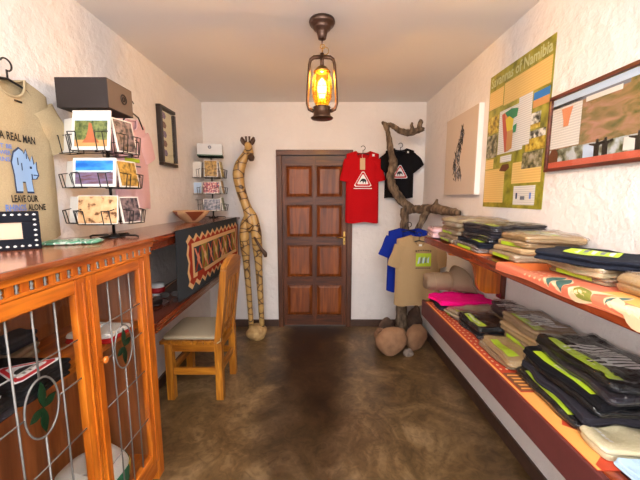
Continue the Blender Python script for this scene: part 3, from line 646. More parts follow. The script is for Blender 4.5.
# chair
O2 = (-.93, 2.45, 0); t = thing('dining_chair', 'pine chair with grey cushion pulled up to the low desk', 'chair', O2)
mb = MB()
for y in (2.245, 2.605):
    MB().box(-1.155, -1.10, y, y+.055, 0, .455, 'chair_z', .004).build('leg', t, O2)
    z0 = .0
    def lean(v): return (v[0]+max(0, v[2]-.45)*.12, v[1], v[2])
    m_ = MB().box(-.785, -.73, y, y+.055, 0, .45, 'chair_z', .004); m_.box(-.785, -.735, y, y+.055, .45, 1.0, 'chair_z', .004, lean); m_.build('rear_post', t, O2)
for y in (2.258, 2.622): MB().box(-1.10, -.785, y, y+.028, .20, .25, 'chair_x', .003).build('stretcher', t, O2)
MB().box(-1.14, -1.115, 2.30, 2.605, .20, .25, 'chair_y', .003).build('stretcher', t, O2)
MB().box(-.772, -.745, 2.30, 2.605, .20, .25, 'chair_y', .003).build('stretcher', t, O2)
MB().box(-1.10, -.785, 2.253, 2.278, .385, .445, 'chair_x', .003).box(-1.10, -.785, 2.627, 2.652, .385, .445, 'chair_x', .003).box(-1.15, -1.125, 2.30, 2.605, .385, .445, 'chair_y', .003).box(-.77, -.745, 2.30, 2.605, .385, .445, 'chair_y', .003).build('seat_rail', t, O2)
mb = MB()
for k in range(5): mb.box(-1.185+k*.082, -1.107+k*.082, 2.235, 2.67, .448, .474, 'chair_y', .004)
mb.build('seat', t, O2)
for k in range(4):
    yy = 2.335+k*.072; MB().box(-.770, -.748, yy, yy+.04, .47, .94, 'chair_z', .003, lean).build('back_slat', t, O2)
MB().prism([(2.303, .915), (2.602, .915), (2.602, .996), (2.657, 1.004), (2.655, 1.03), (2.60, 1.055), (2.53, 1.075), (2.45, 1.085), (2.37, 1.075), (2.30, 1.055), (2.25, 1.03), (2.248, 1.004), (2.303, .996)], (-.784, 0, 0), (0, 1, 0), (0, 0, 1), .046, 'chair_y', lean).build('top_rail', t, O2)
MB().box(-.778, -.745, 2.30, 2.61, .52, .56, 'chair_y', .003, lean).build('back_rail', t, O2)
O2 = (-.97, 2.45, .475); t = thing('seat_cushion', 'flat grey-brown cushion lying on the pine chair', 'cushion', O2)
def rrect(w_, d_, r, n=8):
    pts = []
    for cx, cy, a0 in ((w_/2-r, d_/2-r, 0), (-w_/2+r, d_/2-r, PI/2), (-w_/2+r, -d_/2+r, PI), (w_/2-r, -d_/2+r, 3*PI/2)):
        for k in range(n): a = a0+PI/2*k/(n-1); pts.append((cx+r*math.cos(a), cy+r*math.sin(a)))
    return pts
def slab(mb, w_, d_, t_, r, m, edge=lambda h: 0, hfun=lambda x, y: 0, bfun=lambda x, y: 0, fn=None, ne=8, extra=0, lobes=1, wob=0, sd=0):
    per = rrect(w_, d_, r, 12); per2 = []
    n0 = len(per)      # resample the straight runs so the outline can wander
    for i in range(n0):
        p, q = per[i], per[(i+1) % n0]; L_ = math.hypot(q[0]-p[0], q[1]-p[1]); k = max(1, int(L_/.02))
        for j in range(k): per2.append((p[0]+(q[0]-p[0])*j/k, p[1]+(q[1]-p[1])*j/k))
    per = [(x*(1+wob*noise.noise(Vector((x*9, y*9, sd)))), y*(1+wob*noise.noise(Vector((x*9+5, y*9, sd))))) for x, y in per2]
    rings = [(k, 0, 0) for k in (.35, .7, .9)]
    ne = 8*lobes
    for k in range(ne+1):
        h = k/ne; f = (h*lobes) % 1 if k < ne else 1
        rd = (t_/lobes/2)*(1-math.sqrt(max(0, 1-(2*f-1)**2)))*.9
        rings.append((1, h, -rd+edge(h)))
    rings += [(k, 1, 0) for k in (.97, .93, .88, .82, .75, .67, .58, .49, .4, .3, .2, .1)]
    vs = []; n = len(per)
    for k, h, e in rings:
        for x, y in per:
            L_ = math.hypot(x, y); s_ = (1+(e+extra)/L_) if k == 1 else k*(1-(t_/lobes/2)/L_*.9)
            X, Y = x*s_, y*s_
            vs.append((X, Y, h*t_ + hfun(X, Y)*h + bfun(X, Y)*(1-h) + (extra*.4 if h == 1 else 0)))
    fs = [[i*n+k, i*n+(k+1) % n, (i+1)*n+(k+1) % n, (i+1)*n+k] for i in range(len(rings)-1) for k in range(n)]
    fs.append(list(range(n))[::-1]); fs.append([(len(rings)-1)*n+k for k in range(n)])
    mb.add(vs, fs, m, True, fn)
slab(MB_ := MB(), .40, .40, .032, .035, 'f_cushion', edge=lambda h: .004*math.sin(PI*h), hfun=lambda x, y: .008*(1-(x/.2)**2)*(1-(y/.2)**2))
MB_.build('cushion_body', t)
mb = MB(); mb.tube([(.19, -.17, .016), (.235, -.20, .02), (.245, -.235, .012), (.22, -.24, -.004)], .004, 'f_cream', 6).build('tie_tape', t)

# ------------------------------------------------------------------ giraffe carving
O2 = (-.69, 3.34, 0); t = thing('giraffe_carving', 'tall carved wooden giraffe on a rough block beside the door', 'sculpture', O2)
M['gir'] = giraffe_mat(); M['gbase'] = mottled('giraffe_block', [(.3, (150, 112, 66)), (.7, (204, 170, 114))], 18, 5, .7, bump=.5)
M['gdark'] = plain('burnt_wood', (70, 44, 26), .5)
Yg = 3.36
def blob(mb, pts, R_, m, seg=14, sub=4):
    P = [Vector(p) for p in pts]; out = []; rr = []
    for i in range(len(P)-1):
        p0, p1, p2, p3 = P[max(0, i-1)], P[i], P[i+1], P[min(len(P)-1, i+2)]
        for k in range(sub):
            u = k/sub; out.append(.5*((2*p1)+(-p0+p2)*u+(2*p0-5*p1+4*p2-p3)*u*u+(-p0+3*p1-3*p2+p3)*u**3)); rr.append(R_[i]*(1-u)+R_[i+1]*u)
    out.append(P[-1]); rr.append(R_[-1]); mb.tube(out, rr, m, seg); return mb
mb = MB()
blob(mb, [(-.735, Yg, 2.02), (-.765, Yg, 1.95), (-.815, Yg, 1.86), (-.84, Yg, 1.76), (-.825, Yg, 1.62), (-.785, Yg, 1.48), (-.75, Yg, 1.38), (-.735, Yg, 1.26), (-.73, Yg, 1.16)], [.028, .042, .056, .06, .05, .046, .052, .062, .03], 'gir')
blob(mb, [(-.745, Yg, 1.36), (-.785, Yg, 1.25), (-.80, Yg, 1.12), (-.795, Yg, 1.0), (-.787, Yg, .85), (-.775, Yg, .6), (-.76, Yg-.01, .35), (-.75, Yg-.02, .12)], [.03, .05, .054, .05, .036, .031, .029, .027], 'gir')
blob(mb, [(-.765, Yg, 1.44), (-.70, Yg, 1.32), (-.675, Yg, 1.16), (-.665, Yg, 1.0), (-.658, Yg, .85), (-.65, Yg, .6), (-.64, Yg-.01, .35), (-.632, Yg-.02, .12)], [.03, .045, .056, .052, .040, .034, .030, .027], 'gir')
blob(mb, [(-.745, Yg, 2.075), (-.73, Yg-.01, 2.04), (-.715, Yg-.02, 1.985), (-.70, Yg-.03, 1.935), (-.695, Yg-.035, 1.905)], [.022, .040, .038, .030, .020], 'gir')
mb.build('body', t, O2)
mb = MB(); blob(mb, [(-.705, Yg-.032, 1.955), (-.697, Yg-.036, 1.925), (-.692, Yg-.04, 1.895)], [.028, .036, .022], 'gdark'); mb.build('muzzle', t, O2)
for s_, ex in ((-1, -.79), (1, -.675)):
    mb = MB(); blob(mb, [(-.735+s_*.02, Yg, 2.045), (-.735+s_*.04, Yg, 2.075), (-.735+s_*.055, Yg, 2.105), (-.735+s_*.06, Yg, 2.135)], [.010, .022, .024, .008], 'gdark', 10); mb.build('ear', t, O2)
    mb = MB(); blob(mb, [(-.735+s_*.012, Yg, 2.06), (-.735+s_*.016, Yg, 2.10), (-.735+s_*.018, Yg, 2.14)], [.009, .008, .011], 'gdark', 10); mb.build('horn', t, O2)
    MB().lathe([(0, -.006), (.006, 0), (0, .006)], 'p_black', (-.725+s_*.03, Yg-.03, 2.02), 8).build('eye', t, O2)
mb = MB(); blob(mb, [(-.70, Yg-.02, 1.13), (-.66, Yg-.07, 1.08), (-.61, Yg-.08, 1.0), (-.575, Yg-.08, .95), (-.565, Yg-.08, .91)], [.012, .014, .014, .024, .014], 'gdark', 10); mb.build('tail', t, O2)
mb = MB()
mb.grid(lambda u, v: (-.69+(.10+.02*noise.noise(Vector((math.cos(2*PI*u), math.sin(2*PI*u), v*2))))*math.cos(2*PI*u)*(.62+.5*math.sin(PI*min(1, v*.9+.1))), 3.34+(.105+.02*noise.noise(Vector((math.cos(2*PI*u)+5, math.sin(2*PI*u), v*2))))*math.sin(2*PI*u)*(.62+.5*math.sin(PI*min(1, v*.9+.1))), .145*v), 24, 9, 'gbase', cu=True)
mb.tube([(-.69, 3.34, .05), (-.69, 3.34, .146)], [.07, .065], 'gbase', 16); mb.build('block_base', t, O2)

# ------------------------------------------------------------------ branch, rocks
M['bark'] = mottled('weathered_bark', [(.3, (46, 36, 28)), (.5, (98, 80, 62)), (.7, (140, 120, 98))], 30, 6, .85, (1, 1, .4), bump=1)
O2 = (.885, 3.3, 0); t = thing('dry_branch', 'bare twisted tree branch standing in the back right corner', 'branch', O2)
def limb(pts, R_, nm, sd=0, seg=12):
    mb = MB(); P = [Vector(p) for p in pts]; out = []; rr = []; sub = 6
    for i in range(len(P)-1):
        p0, p1, p2, p3 = P[max(0, i-1)], P[i], P[i+1], P[min(len(P)-1, i+2)]
        for k in range(sub):
            u = k/sub; q = .5*((2*p1)+(-p0+p2)*u+(2*p0-5*p1+4*p2-p3)*u*u+(-p0+3*p1-3*p2+p3)*u**3)
            q += Vector((noise.noise(q*11+Vector((sd, 0, 0))), noise.noise(q*11+Vector((0, sd+3, 0))), 0))*.012
            out.append(q); rr.append((R_[i]*(1-u)+R_[i+1]*u)*(1+.3*noise.noise(q*25)))
    out.append(P[-1]); rr.append(R_[-1])
    mb.tube(out, rr, 'bark', seg)
    mb.v = [tuple(Vector(v)+Vector((noise.noise(Vector(v)*40), noise.noise(Vector(v)*40+Vector((9, 0, 0))), noise.noise(Vector(v)*40+Vector((0, 9, 0)))))*.008) for v in mb.v]
    return mb.build(nm, t, O2)
limb([(.885, 3.32, .0), (.885, 3.32, .12), (.875, 3.32, .33), (.874, 3.3, .77), (.872, 3.3, 1.14), (.865, 3.3, 1.42)], [.085, .07, .055, .045, .042, .035], 'trunk')
limb([(1.10, 3.15, 1.40), (1.03, 3.2, 1.40), (.944, 3.28, 1.42), (.85, 3.3, 1.478), (.77, 3.3, 1.58), (.715, 3.3, 1.71), (.735, 3.3, 1.85), (.712, 3.3, 1.99), (.68, 3.3, 2.16), (.645, 3.3, 2.26)], [.03, .035, .04, .042, .045, .044, .042, .032, .028, .02], 'limb', 2)
limb([(.62, 3.3, 2.27), (.655, 3.3, 2.245), (.72, 3.3, 2.23), (.80, 3.3, 2.18), (.90, 3.3, 2.165), (.97, 3.3, 2.19), (1.04, 3.3, 2.195)], [.012, .022, .022, .03, .034, .028, .014], 'limb', 4)
limb([(.91, 3.3, 2.17), (.912, 3.3, 2.22), (.915, 3.3, 2.255)], [.026, .018, .012], 'twig', 5)
limb([(.975, 3.3, 2.18), (.995, 3.3, 2.23), (1.003, 3.3, 2.29)], [.024, .024, .014], 'twig', 6)
limb([(.87, 3.3, 1.36), (.93, 3.27, 1.40), (.99, 3.2, 1.41), (1.06, 3.05, 1.42), (1.10, 2.85, 1.41), (1.115, 2.65, 1.40), (1.12, 2.58, 1.395)], [.03, .035, .04, .045, .04, .034, .02], 'limb', 8)
limb([(1.05, 3.04, 1.42), (1.08, 3.0, 1.46), (1.085, 2.98, 1.50)], [.03, .024, .014], 'twig', 9)
limb([(1.04, 3.1, 1.41), (1.01, 3.12, 1.33), (.96, 3.14, 1.22), (.93, 3.16, 1.12), (.91, 3.25, .98)], [.035, .036, .032, .028, .02], 'limb', 10)
M['rk_tan'] = mottled('tan_stone', [(.3, (128, 92, 66)), (.7, (168, 126, 92))], 9, 5, .85, bump=.5)
M['rk_dark'] = mottled('dark_brown_stone', [(.3, (70, 52, 42)), (.7, (112, 86, 70))], 11, 5, .85, bump=.5)
M['rk_grey'] = mottled('grey_stone', [(.3, (122, 108, 98)), (.7, (166, 150, 136))], 14, 5, .85, bump=.5)
def rock(label, c, r, m, sd, rz=0, tilt=0):
    bm = bmesh.new(); bmesh.ops.create_icosphere(bm, subdivisions=4, radius=1)
    for v in bm.verts:
        p = v.co.copy(); k = 1+.22*noise.noise(p*1.1+Vector((sd, 0, 0)))+.06*noise.noise(p*3+Vector((sd, 0, 0)))
        q = Vector((p.x*r[0], p.y*r[1], p.z*r[2]))*k; v.co = Matrix.Rotation(tilt, 3, 'Y') @ q
    zb_ = min(v.co.z for v in bm.verts)
    for v in bm.verts: v.co.z = max(v.co.z-zb_-.008, 0)
    bm.verts.index_update(); mb = MB(); mb.add([v.co[:] for v in bm.verts], [[v.index for v in f.verts] for f in bm.faces], m, True); bm.free()
    o = mb.build('stone', None); o.location = (c[0], c[1], c[2]); o.rotation_euler = (0, 0, rz)
    o['label'] = label; o['category'] = 'stone'; o['group'] = 'stones around the foot of the branch'
rock('large rounded tan stone at the front of the branch foot', (.70, 2.99, 0), (.155, .11, .135), 'rk_tan', 1, 0, -.3)
rock('tan stone against the right wall baseboard, right of largest stone', (.965, 3.08, 0), (.105, .095, .13), 'rk_tan', 4.2, .3, .5)
rock('dark brown stone behind the others, right of the branch trunk', (1.055, 3.41, 0), (.078, .09, .17), 'rk_dark', 7)
rock('small dark stone by the back baseboard, left of the trunk', (.745, 3.45, 0), (.075, .07, .10), 'rk_dark', 9.3, 0, .5)
rock('small brown stone at the far left of the stone heap', (.635, 3.22, 0), (.06, .07, .085), 'rk_tan', 12)
rock('small pale grey stone between the two tan stones', (.855, 2.93, 0), (.045, .04, .04), 'rk_grey', 15)

# ------------------------------------------------------------------ shelves on the right wall
SX = .80
O2 = (1.0, 1.4, 1.15); t = thing('upper_wall_shelf', 'upper reddish wooden wall shelf stacked with folded shirts, right wall', 'shelf', O2)
MB().box(SX, XR-.002, .40, 2.44, 1.18, 1.23, 'red_y', .006).build('shelf_board', t, O2)
for y in (2.0, .62):
    b_ = MB().prism([(.805, 1.182), (.81, 1.165), (.88, 1.155), (.94, 1.13), (.97, 1.09), (.985, 1.03), (.995, .97), (1.015, .935), (1.05, .92), (1.14, .915), (1.14, 1.182)], (0, y, 0), (1, 0, 0), (0, 0, 1), .03, 'pine_z').build('bracket', t, O2)
    MB().box(1.14, XR-.001, y-.045, y+.015, .885, 1.18, 'red_z', .004).build('bracket_cleat', b_, O2)
O2 = (1.0, 1.3, .63); t = thing('lower_wall_shelf', 'lower wall shelf with deep maroon front board, right wall', 'shelf', O2)
LX = .768; LT = .765
MB().box(LX+.02, XR-.002, .35, 2.32, LT-.03, LT, 'red_y', .004).build('shelf_board', t, O2)
MB().box(LX-.002, LX+.02, .74, 2.33, LT-.118, LT-.001, 'maroon', .006).box(LX-.002, LX+.02, .35, .74, LT-.118, LT-.001, 'red_y', .006).build('front_board', t, O2)
MB().prism([(LX+.02, LT-.03), (XR-.002, LT-.03), (XR-.002, .42), (XR-.05, .42), (LX+.06, LT-.12), (LX+.02, LT-.12)], (0, 1.9, 0), (1, 0, 0), (0, 0, 1), .03, 'red_y').build('bracket', t, O2)

# cloths lying under the stacks
def leafpts(cx, cy, L_, W_, ang):
    a = math.radians(ang); pts = []
    for q in range(9): pts.append((q/8*L_, W_*math.sin(PI*q/8)))
    for q in range(7, 0, -1): pts.append((q/8*L_, -W_*.6*math.sin(PI*q/8)))
    return [(cx+x*math.cos(a)-y*math.sin(a), cy+x*math.sin(a)+y*math.cos(a)) for x, y in pts]
O2 = (.9, 1.3, 1.232); t = thing('shelf_cloth', 'orange cloth with leaf pattern hanging over the upper shelf front', 'cloth', O2)
def fold_over(v):     # v = (s, y, k): s = distance inwards from the front edge, negative hangs down
    s_, yy, k = v; w_ = .004*math.sin(yy*17)
    if s_ >= .012: return (SX+s_-.004, yy, 1.2345+k)
    if s_ > -.012:
        a = (.012-s_)/.024*PI/2; return (SX+.008-(.013+k)*math.sin(a), yy, 1.2215+(.013+k)*math.cos(a))
    return (SX-.005-k, yy, 1.2215+s_+.012+w_)
mb = MB(); n = 60; ssv = [.30, .2, .1, .03, .012, .006, 0, -.006, -.012, -.03]
for dk in (0, -.002):
    mb.add([fold_over((s_, .45+(1.42-.45)*i/n, dk)) for s_ in ssv for i in range(n+1)], [[j*(n+1)+i, j*(n+1)+i+1, (j+1)*(n+1)+i+1, (j+1)*(n+1)+i] for j in range(len(ssv)-1) for i in range(n)], 'p_salmon', True)
mb.build('cloth', t, O2)
mb = MB()
def deco(pts, m, k): mb.prism([(p[0], p[1]) for p in pts], (0, 0, k), (1, 0, 0), (0, 1, 0), 0, m, fold_over, 3)
deco([(-.028, 1.24), (.26, 1.24), (.26, 1.415), (-.028, 1.415)], 'p_orange', .001)
deco([(-.028, .78), (-.02, .95), (.26, .95), (.26, .78)], 'p_yelor', .001)
deco([(-.028, .48), (-.028, .64), (.26, .64), (.26, .48)], 'p_orange', .001)
for i, (cx, cy, L_, W_, an, m) in enumerate([(-.02, 1.08, .12, .03, 20, 'p_teal'), (-.02, 1.02, .13, .03, 35, 'p_teal'), (-.02, .98, .12, .02, -40, 'p_cream'), (-.02, .90, .13, .035, 60, 'p_olive'), (-.01, .86, .11, .02, 10, 'p_teal'), (-.02, .80, .12, .02, 50, 'p_cream'), (-.015, .76, .10, .022, -10, 'p_teal'), (-.02, .70, .13, .04, 70, 'p_cream'), (-.02, .62, .12, .03, 40, 'p_olive')]):
    deco(leafpts(cx, cy, L_, W_*1.25, an), 'p_cream', .0018+i*.0002); deco(leafpts(cx+.004, cy, L_*.92, W_*.8, an), m, .0022+i*.0002)
for i in range(3):
    for j in range(5): deco([(-.015+i*.03, 1.10+j*.028), (-.007+i*.03, 1.095+j*.028), (.0+i*.03, 1.10+j*.028), (-.007+i*.03, 1.108+j*.028)], 'p_cream', .0018)
mb.build('leaf_pattern', t, O2)
O2 = (.9, 1.9, 1.232); t = thing('shelf_cloth', 'small orange cloth corner showing under the dark stack on upper shelf', 'cloth', O2)
MB().box(SX+.005, 1.1, 1.60, 1.98, 1.2305, 1.2335, 'p_orange', .001).build('cloth', t, O2)
O2 = (.9, 1.5, LT); t = thing('shelf_cloth', 'brick red and cream patterned cloth along the lower shelf edge', 'cloth', O2)
MB().box(LX+.004, 1.12, .80, 2.26, LT, LT+.003, 'p_brick', .001).build('cloth', t, O2)
mb = MB(); z = LT+.0036
def D2(pts, m, k=0): mb.prism(pts, (0, 0, z+k), (1, 0, 0), (0, 1, 0), 0, m)
D2([(LX+.006, .80), (LX+.016, .80), (LX+.016, 2.25), (LX+.006, 2.25)], 'p_yelor')
D2([(LX+.016, .82), (LX+.10, .88), (LX+.10, 1.16), (LX+.016, 1.16)], 'p_yelor', .0002)
D2([(LX+.04, .98), (LX+.10, .93), (LX+.10, 1.06)], 'p_brick', .0004)
D2([(LX+.022, 1.17), (LX+.095, 1.17), (LX+.095, 1.30), (LX+.022, 1.30)], 'p_brown', .0004)
for k in range(5): D2([(LX+.03+.012*(k % 2), 1.18+k*.024), (LX+.085, 1.18+k*.024), (LX+.08, 1.188+k*.024), (LX+.035, 1.19+k*.024)], 'p_yelor', .0006)
for k in range(26):
    yy = 1.33+k*.035
    for q in range(2): cx = LX+.032+q*.026+.004*(k % 2); D2([(cx-.006, yy), (cx, yy-.007), (cx+.007, yy), (cx, yy+.009)], 'p_cream', .0005)
mb.build('zigzag_pattern', t, O2)

# ------------------------------------------------------------------ folded shirts
def zebra(mb, cx, cy, s, ang, fn, body='p_white'):
    top = lambda u: .30+.12*math.sin(PI*min(1, u*1.1)) + (.30*(u-.75)/.25 if u > .75 else 0)
    bot = lambda u: -.05-.05*math.sin(PI*u) + (.25*(u-.8)/.2 if u > .8 else 0)
    ca, sa = math.cos(ang), math.sin(ang); T = lambda x, y: (cx+s*(x*ca-y*sa), cy+s*(x*sa+y*ca))
    n = 10
    for i in range(n):
        u0, u1 = i/n, (i+.68)/n; sk = .05
        mb.prism([T(u0-.5, bot(u0)), T(u1-.5, bot(u1)), T(u1-.5+sk, top(u1)), T(u0-.5+sk, top(u0))], (0, 0, 0), (1, 0, 0), (0, 1, 0), 0, body, fn, 1)
    for lx in (.08, .2, .66, .78):
        mb.prism([T(lx-.5, -.02), T(lx-.44, -.02), T(lx-.45, -.38), T(lx-.49, -.38)], (0, 0, 0), (1, 0, 0), (0, 1, 0), 0, body, fn, 1)
FCOUNT = 0
def folded(label, c, size, mat, th, z, seed, rz=0, layer=1, pr=None, bag=False, group=None, hgt=0, cat='shirt', base0=False, amp=.006, open_=None, topmost=True):
    """one folded shirt: c = (x, y) centre; size = (along x, along y); the stack shares its ripple"""
    global FCOUNT; FCOUNT += 1
    t = thing('folded_shirt', label, cat, (c[0], c[1], z), rz, group)
    w_, d_ = size
    nz = lambda x, y: amp*(1.1*noise.noise(Vector((x*6+seed, y*6, seed)))+.5*noise.noise(Vector((x*17+seed, y*13, seed))))
    cr = (lambda x, y: amp*(1.5*(.35-abs(noise.noise(Vector((x*9+y*6+seed+3, y*9-x*5, FCOUNT)))))+.6*abs(noise.noise(Vector((x*26, y*20, FCOUNT)))))) if topmost else (lambda x, y: 0)
    ht = lambda x, y: nz(x, y)+cr(x, y)
    e_ = lambda h: .003*math.sin(seed*3+h*7)
    b0 = (lambda x, y: 0) if base0 else nz
    mb = MB(); slab(mb, w_, d_, th*.95, .016, mat, edge=e_, hfun=ht, bfun=b0, lobes=2 if th > .022 else 1, wob=.16, sd=FCOUNT)
    # folded-in neckline and fold ridges on top
    mb.build('folded_cloth', t)
    fn = lambda k: (lambda v: (v[0], v[1], th*.95+ht(v[0], v[1])+.0016+k))
    def side(v):   # (y along, z up the aisle side)
        return (-w_/2-.0052-v[0], v[1], v[2])
    if pr:
        mb = MB()
        if 'lime' in pr:
            mb.prism([(-w_/2+.012, -d_/2+.04), (-w_/2+.012+.05, -d_/2+.04), (-w_/2+.05, d_/2-.05), (-w_/2+.015, d_/2-.05)], (0, 0, 0), (1, 0, 0), (0, 1, 0), 0, 'p_lime', fn(.0), 3)
        if 'spine' in pr:
            mb.add([(-w_/2-.0056, -d_*.30, th*.2), (-w_/2-.0056, d_*.30, th*.2), (-w_/2-.0056, d_*.30, th*.75), (-w_/2-.0056, -d_*.30, th*.75)], [[0, 1, 2, 3]], 'p_lime')
        if 'label' in pr:
            a, b, q = -w_*.22, w_*.2, d_*.26
            mb.prism([(a, -q), (b, -q), (b, q), (a, q)], (0, 0, 0), (1, 0, 0), (0, 1, 0), 0, 'p_lime', fn(0), 3)
            for k in range(5): mb.prism([(a+.02+.01*(k % 2), -q*.8+k*q*.32), (b-.02, -q*.8+k*q*.32), (b-.03, -q*.62+k*q*.32), (a+.03, -q*.64+k*q*.32)], (0, 0, 0), (1, 0, 0), (0, 1, 0), 0, 'p_grey' if k % 2 else 'p_paper', fn(.0009), 1)
        if 'zebra' in pr: zebra(mb, -w_*.06, 0, d_*.55, -PI/2, fn(.0012))
        if 'zebradk' in pr: zebra(mb, -w_*.08, .02, d_*.40, -PI/2, fn(.0012), 'p_grey')
        if 'lettering' in pr:
            for k in range(9): mb.box(-w_/2+.03, -w_/2+.04, -d_*.22+k*.014, -d_*.22+.009+k*.014, 0, .0005, 'p_paper', 0, lambda v: fn(.0012+v[2])((v[0], v[1])))
        if 'circles' in pr:
            for k in range(3): mb.tube([(-.06+.05*k+.03*math.cos(a), .02*k+.02*math.sin(a)-.02, 0) for a in [i*PI/10 for i in range(20)]], .002, 'p_dkblue', 5, closed=True, fn=lambda v: fn(0)((v[0], v[1])))
        if 'neck' in pr:
            mb.box(w_*.20, w_*.27, -.014, .014, 0, .001, 'p_paper', 0, lambda v: fn(.001+v[2])((v[0], v[1])))
        mb.build('print', t)
    if pr and 'neck' in pr:     # visible collar
        mb = MB(); mb.tube([(w_*.27+.035*math.cos(a), .06*math.sin(a), 0) for a in [i*PI/12 for i in range(24)]], .004, mat, 6, closed=True, fn=lambda v: (v[0], v[1], th*.93+nz(v[0], v[1])+v[2]+.002)); mb.build('collar', t)
    if bag:
        mb = MB(); slab(mb, w_, d_, th*.96, .018, 'bag', edge=lambda h: .003*math.sin(h*9+seed), hfun=lambda x, y: ht(x, y)+.004+.003*noise.noise(Vector((x*30, y*30, seed))), bfun=b0, extra=.007, wob=.16, sd=FCOUNT); mb.build('plastic_bag', t, label='clear crinkled plastic bag')
    return t
ORD = ['topmost', 'second from top', 'third from top', 'fourth from top', 'fifth from top', 'sixth from top']
def stack(where, cols, c, size, z0, z1, seed, group, rz=0, prs=None, bags=True, dx=0, names=None):
    n = len(cols); th = (z1-z0)/n; random.seed(seed)
    for i, m in enumerate(cols):
        k = n-1-i; top = k == 0
        nm = names[i] if names else m
        lb = f'{nm} folded shirt, {ORD[k]} of {where}' if n > 1 else f'{nm} folded shirt {where}'
        pr = prs[i] if prs else None
        folded(lb, (c[0]+dx*i/n+random.uniform(-.011, .011), c[1]+random.uniform(-.014, .014)), (size[0]+random.uniform(-.01, .006), size[1]+random.uniform(-.02, .01)), 'f_'+m if m in FB else m, th, z0+i*th, seed, rz+random.uniform(-.09, .09), pr=pr, bag=bags and (top or i % 2 == 0), group=group, base0=(i == 0), amp=.009, topmost=top)
U = 1.2365
g1 = 'folded shirts on the upper shelf'; g2 = 'folded shirts on the lower shelf'
stack('at the very far end of the upper shelf', ['palepink'], (.91, 2.33), (.20, .18), U, 1.305, 11, g1, names=['pale pink'])
stack('the beige stack at the far end, upper shelf', ['beige', 'khaki', 'beige', 'khaki', 'beige', 'cream'], (.985, 2.10), (.30, .30), U, 1.385, 12, g1, prs=['spine', None, 'spine', None, None, None], names=['beige', 'khaki', 'beige', 'khaki', 'beige', 'cream'], dx=.02)
stack('the dark stack on the upper shelf', ['grey', 'navy', 'navy', 'char', 'char'], (.965, 1.77), (.29, .30), U, 1.375, 13, g1, dx=.05, prs=['spine', 'lime', 'lime', None, 'lime'], names=['grey', 'navy', 'navy', 'charcoal', 'charcoal'])
stack('the tan stack mid upper shelf', ['beige', 'tan', 'tan', 'tan'], (.995, 1.485), (.25, .24), U, 1.35, 14, g1, dx=.05, prs=['spine', 'lime', 'spine', 'label neck'], names=['beige', 'tan', 'tan', 'tan'])
stack('the pair under the navy shirt, upper shelf', ['khaki', 'cream'], (1.03, 1.15), (.25, .26), U, 1.29, 15, g1, prs=['spine', None], names=['khaki', 'cream'])
folded('navy folded shirt with lime and grey square picture, lying askew on upper shelf', (.985, 1.14), (.25, .29), 'f_navy', .03, 1.293, 15, math.radians(38), pr='label', bag=False, group=g1, amp=.005)
stack('near the right end of the upper shelf, below the framed panel', ['tan'], (1.03, .87), (.24, .20), U, 1.29, 16, g1, names=['pale tan'])
stack('at the nearest end of the upper shelf', ['ltblue'], (1.04, .66), (.22, .18), U, 1.285, 17, g1, names=['light blue'], prs=['circles'])
# lower shelf
L0 = LT+.004
stack('at the far end of lower shelf under the pink one', ['char'], (.985, 2.17), (.36, .25), L0, .80, 21, g2, names=['dark grey'], bags=False)
folded('bright magenta pink folded shirt below the khaki hat', (.98, 2.16), (.37, .24), 'f_pink', .026, .808, 21, .09, group=g2, amp=.012)
stack('the beige trio beside the pink shirt, lower shelf', ['grey', 'beige', 'beige'], (.98, 1.955), (.31, .145), L0, .815, 22, g2, prs=[None, 'spine', 'lime'], names=['grey', 'beige', 'beige'])
stack('the low black stack at the lower shelf edge', ['char', 'black', 'black'], (.935, 1.735), (.20, .27), L0, .835, 23, g2, prs=[None, 'lime', 'lime lettering'], names=['charcoal', 'black', 'black'])
stack('the charcoal stack against the wall, lower shelf', ['char', 'khaki', 'char', 'char'], (1.10, 1.74), (.11, .27), L0, .905, 24, g2, prs=[None, None, None, 'zebradk'], names=['charcoal', 'khaki', 'charcoal', 'charcoal'])
stack('the low tan pile at the lower shelf edge', ['khaki', 'tan'], (.895, 1.44), (.14, .27), L0, .82, 25, g2, prs=[None, 'lime'], names=['khaki', 'tan'])
stack('the tall tan stack, lower shelf', ['beige', 'khaki', 'tan', 'khaki'], (1.045, 1.46), (.20, .29), L0, .93, 26, g2, prs=[None, 'spine', None, 'lime zebradk neck'], names=['beige', 'khaki', 'tan', 'khaki'])
stack('the tall black stack, lower shelf', ['black', 'char', 'black', 'black', 'char', 'black'], (.955, 1.115), (.245, .37), L0, .94, 27, g2, prs=['lime lettering', None, 'lime', 'lime lettering', None, 'lime zebra'], names=['black', 'charcoal', 'black', 'black', 'charcoal', 'black'], dx=.10)
stack('between the tall black stack and the light blue shirt', ['yellow'], (.985, .885), (.30, .13), L0, .80, 28, g2, names=['pale yellow'], prs=['lettering'])
stack('nearest on the lower shelf, with dark rings', ['ltblue'], (.972, .715), (.30, .22), L0, .795, 29, g2, names=['light blue'], prs=['circles'], bags=False)

# hat
O2 = (.93, 2.27, .84); t = thing('sun_hat', 'khaki cotton bush hat lying on its side above the pink shirt', 'hat', (.925, 2.30, .838)); t.scale = (.93, .9, .88)
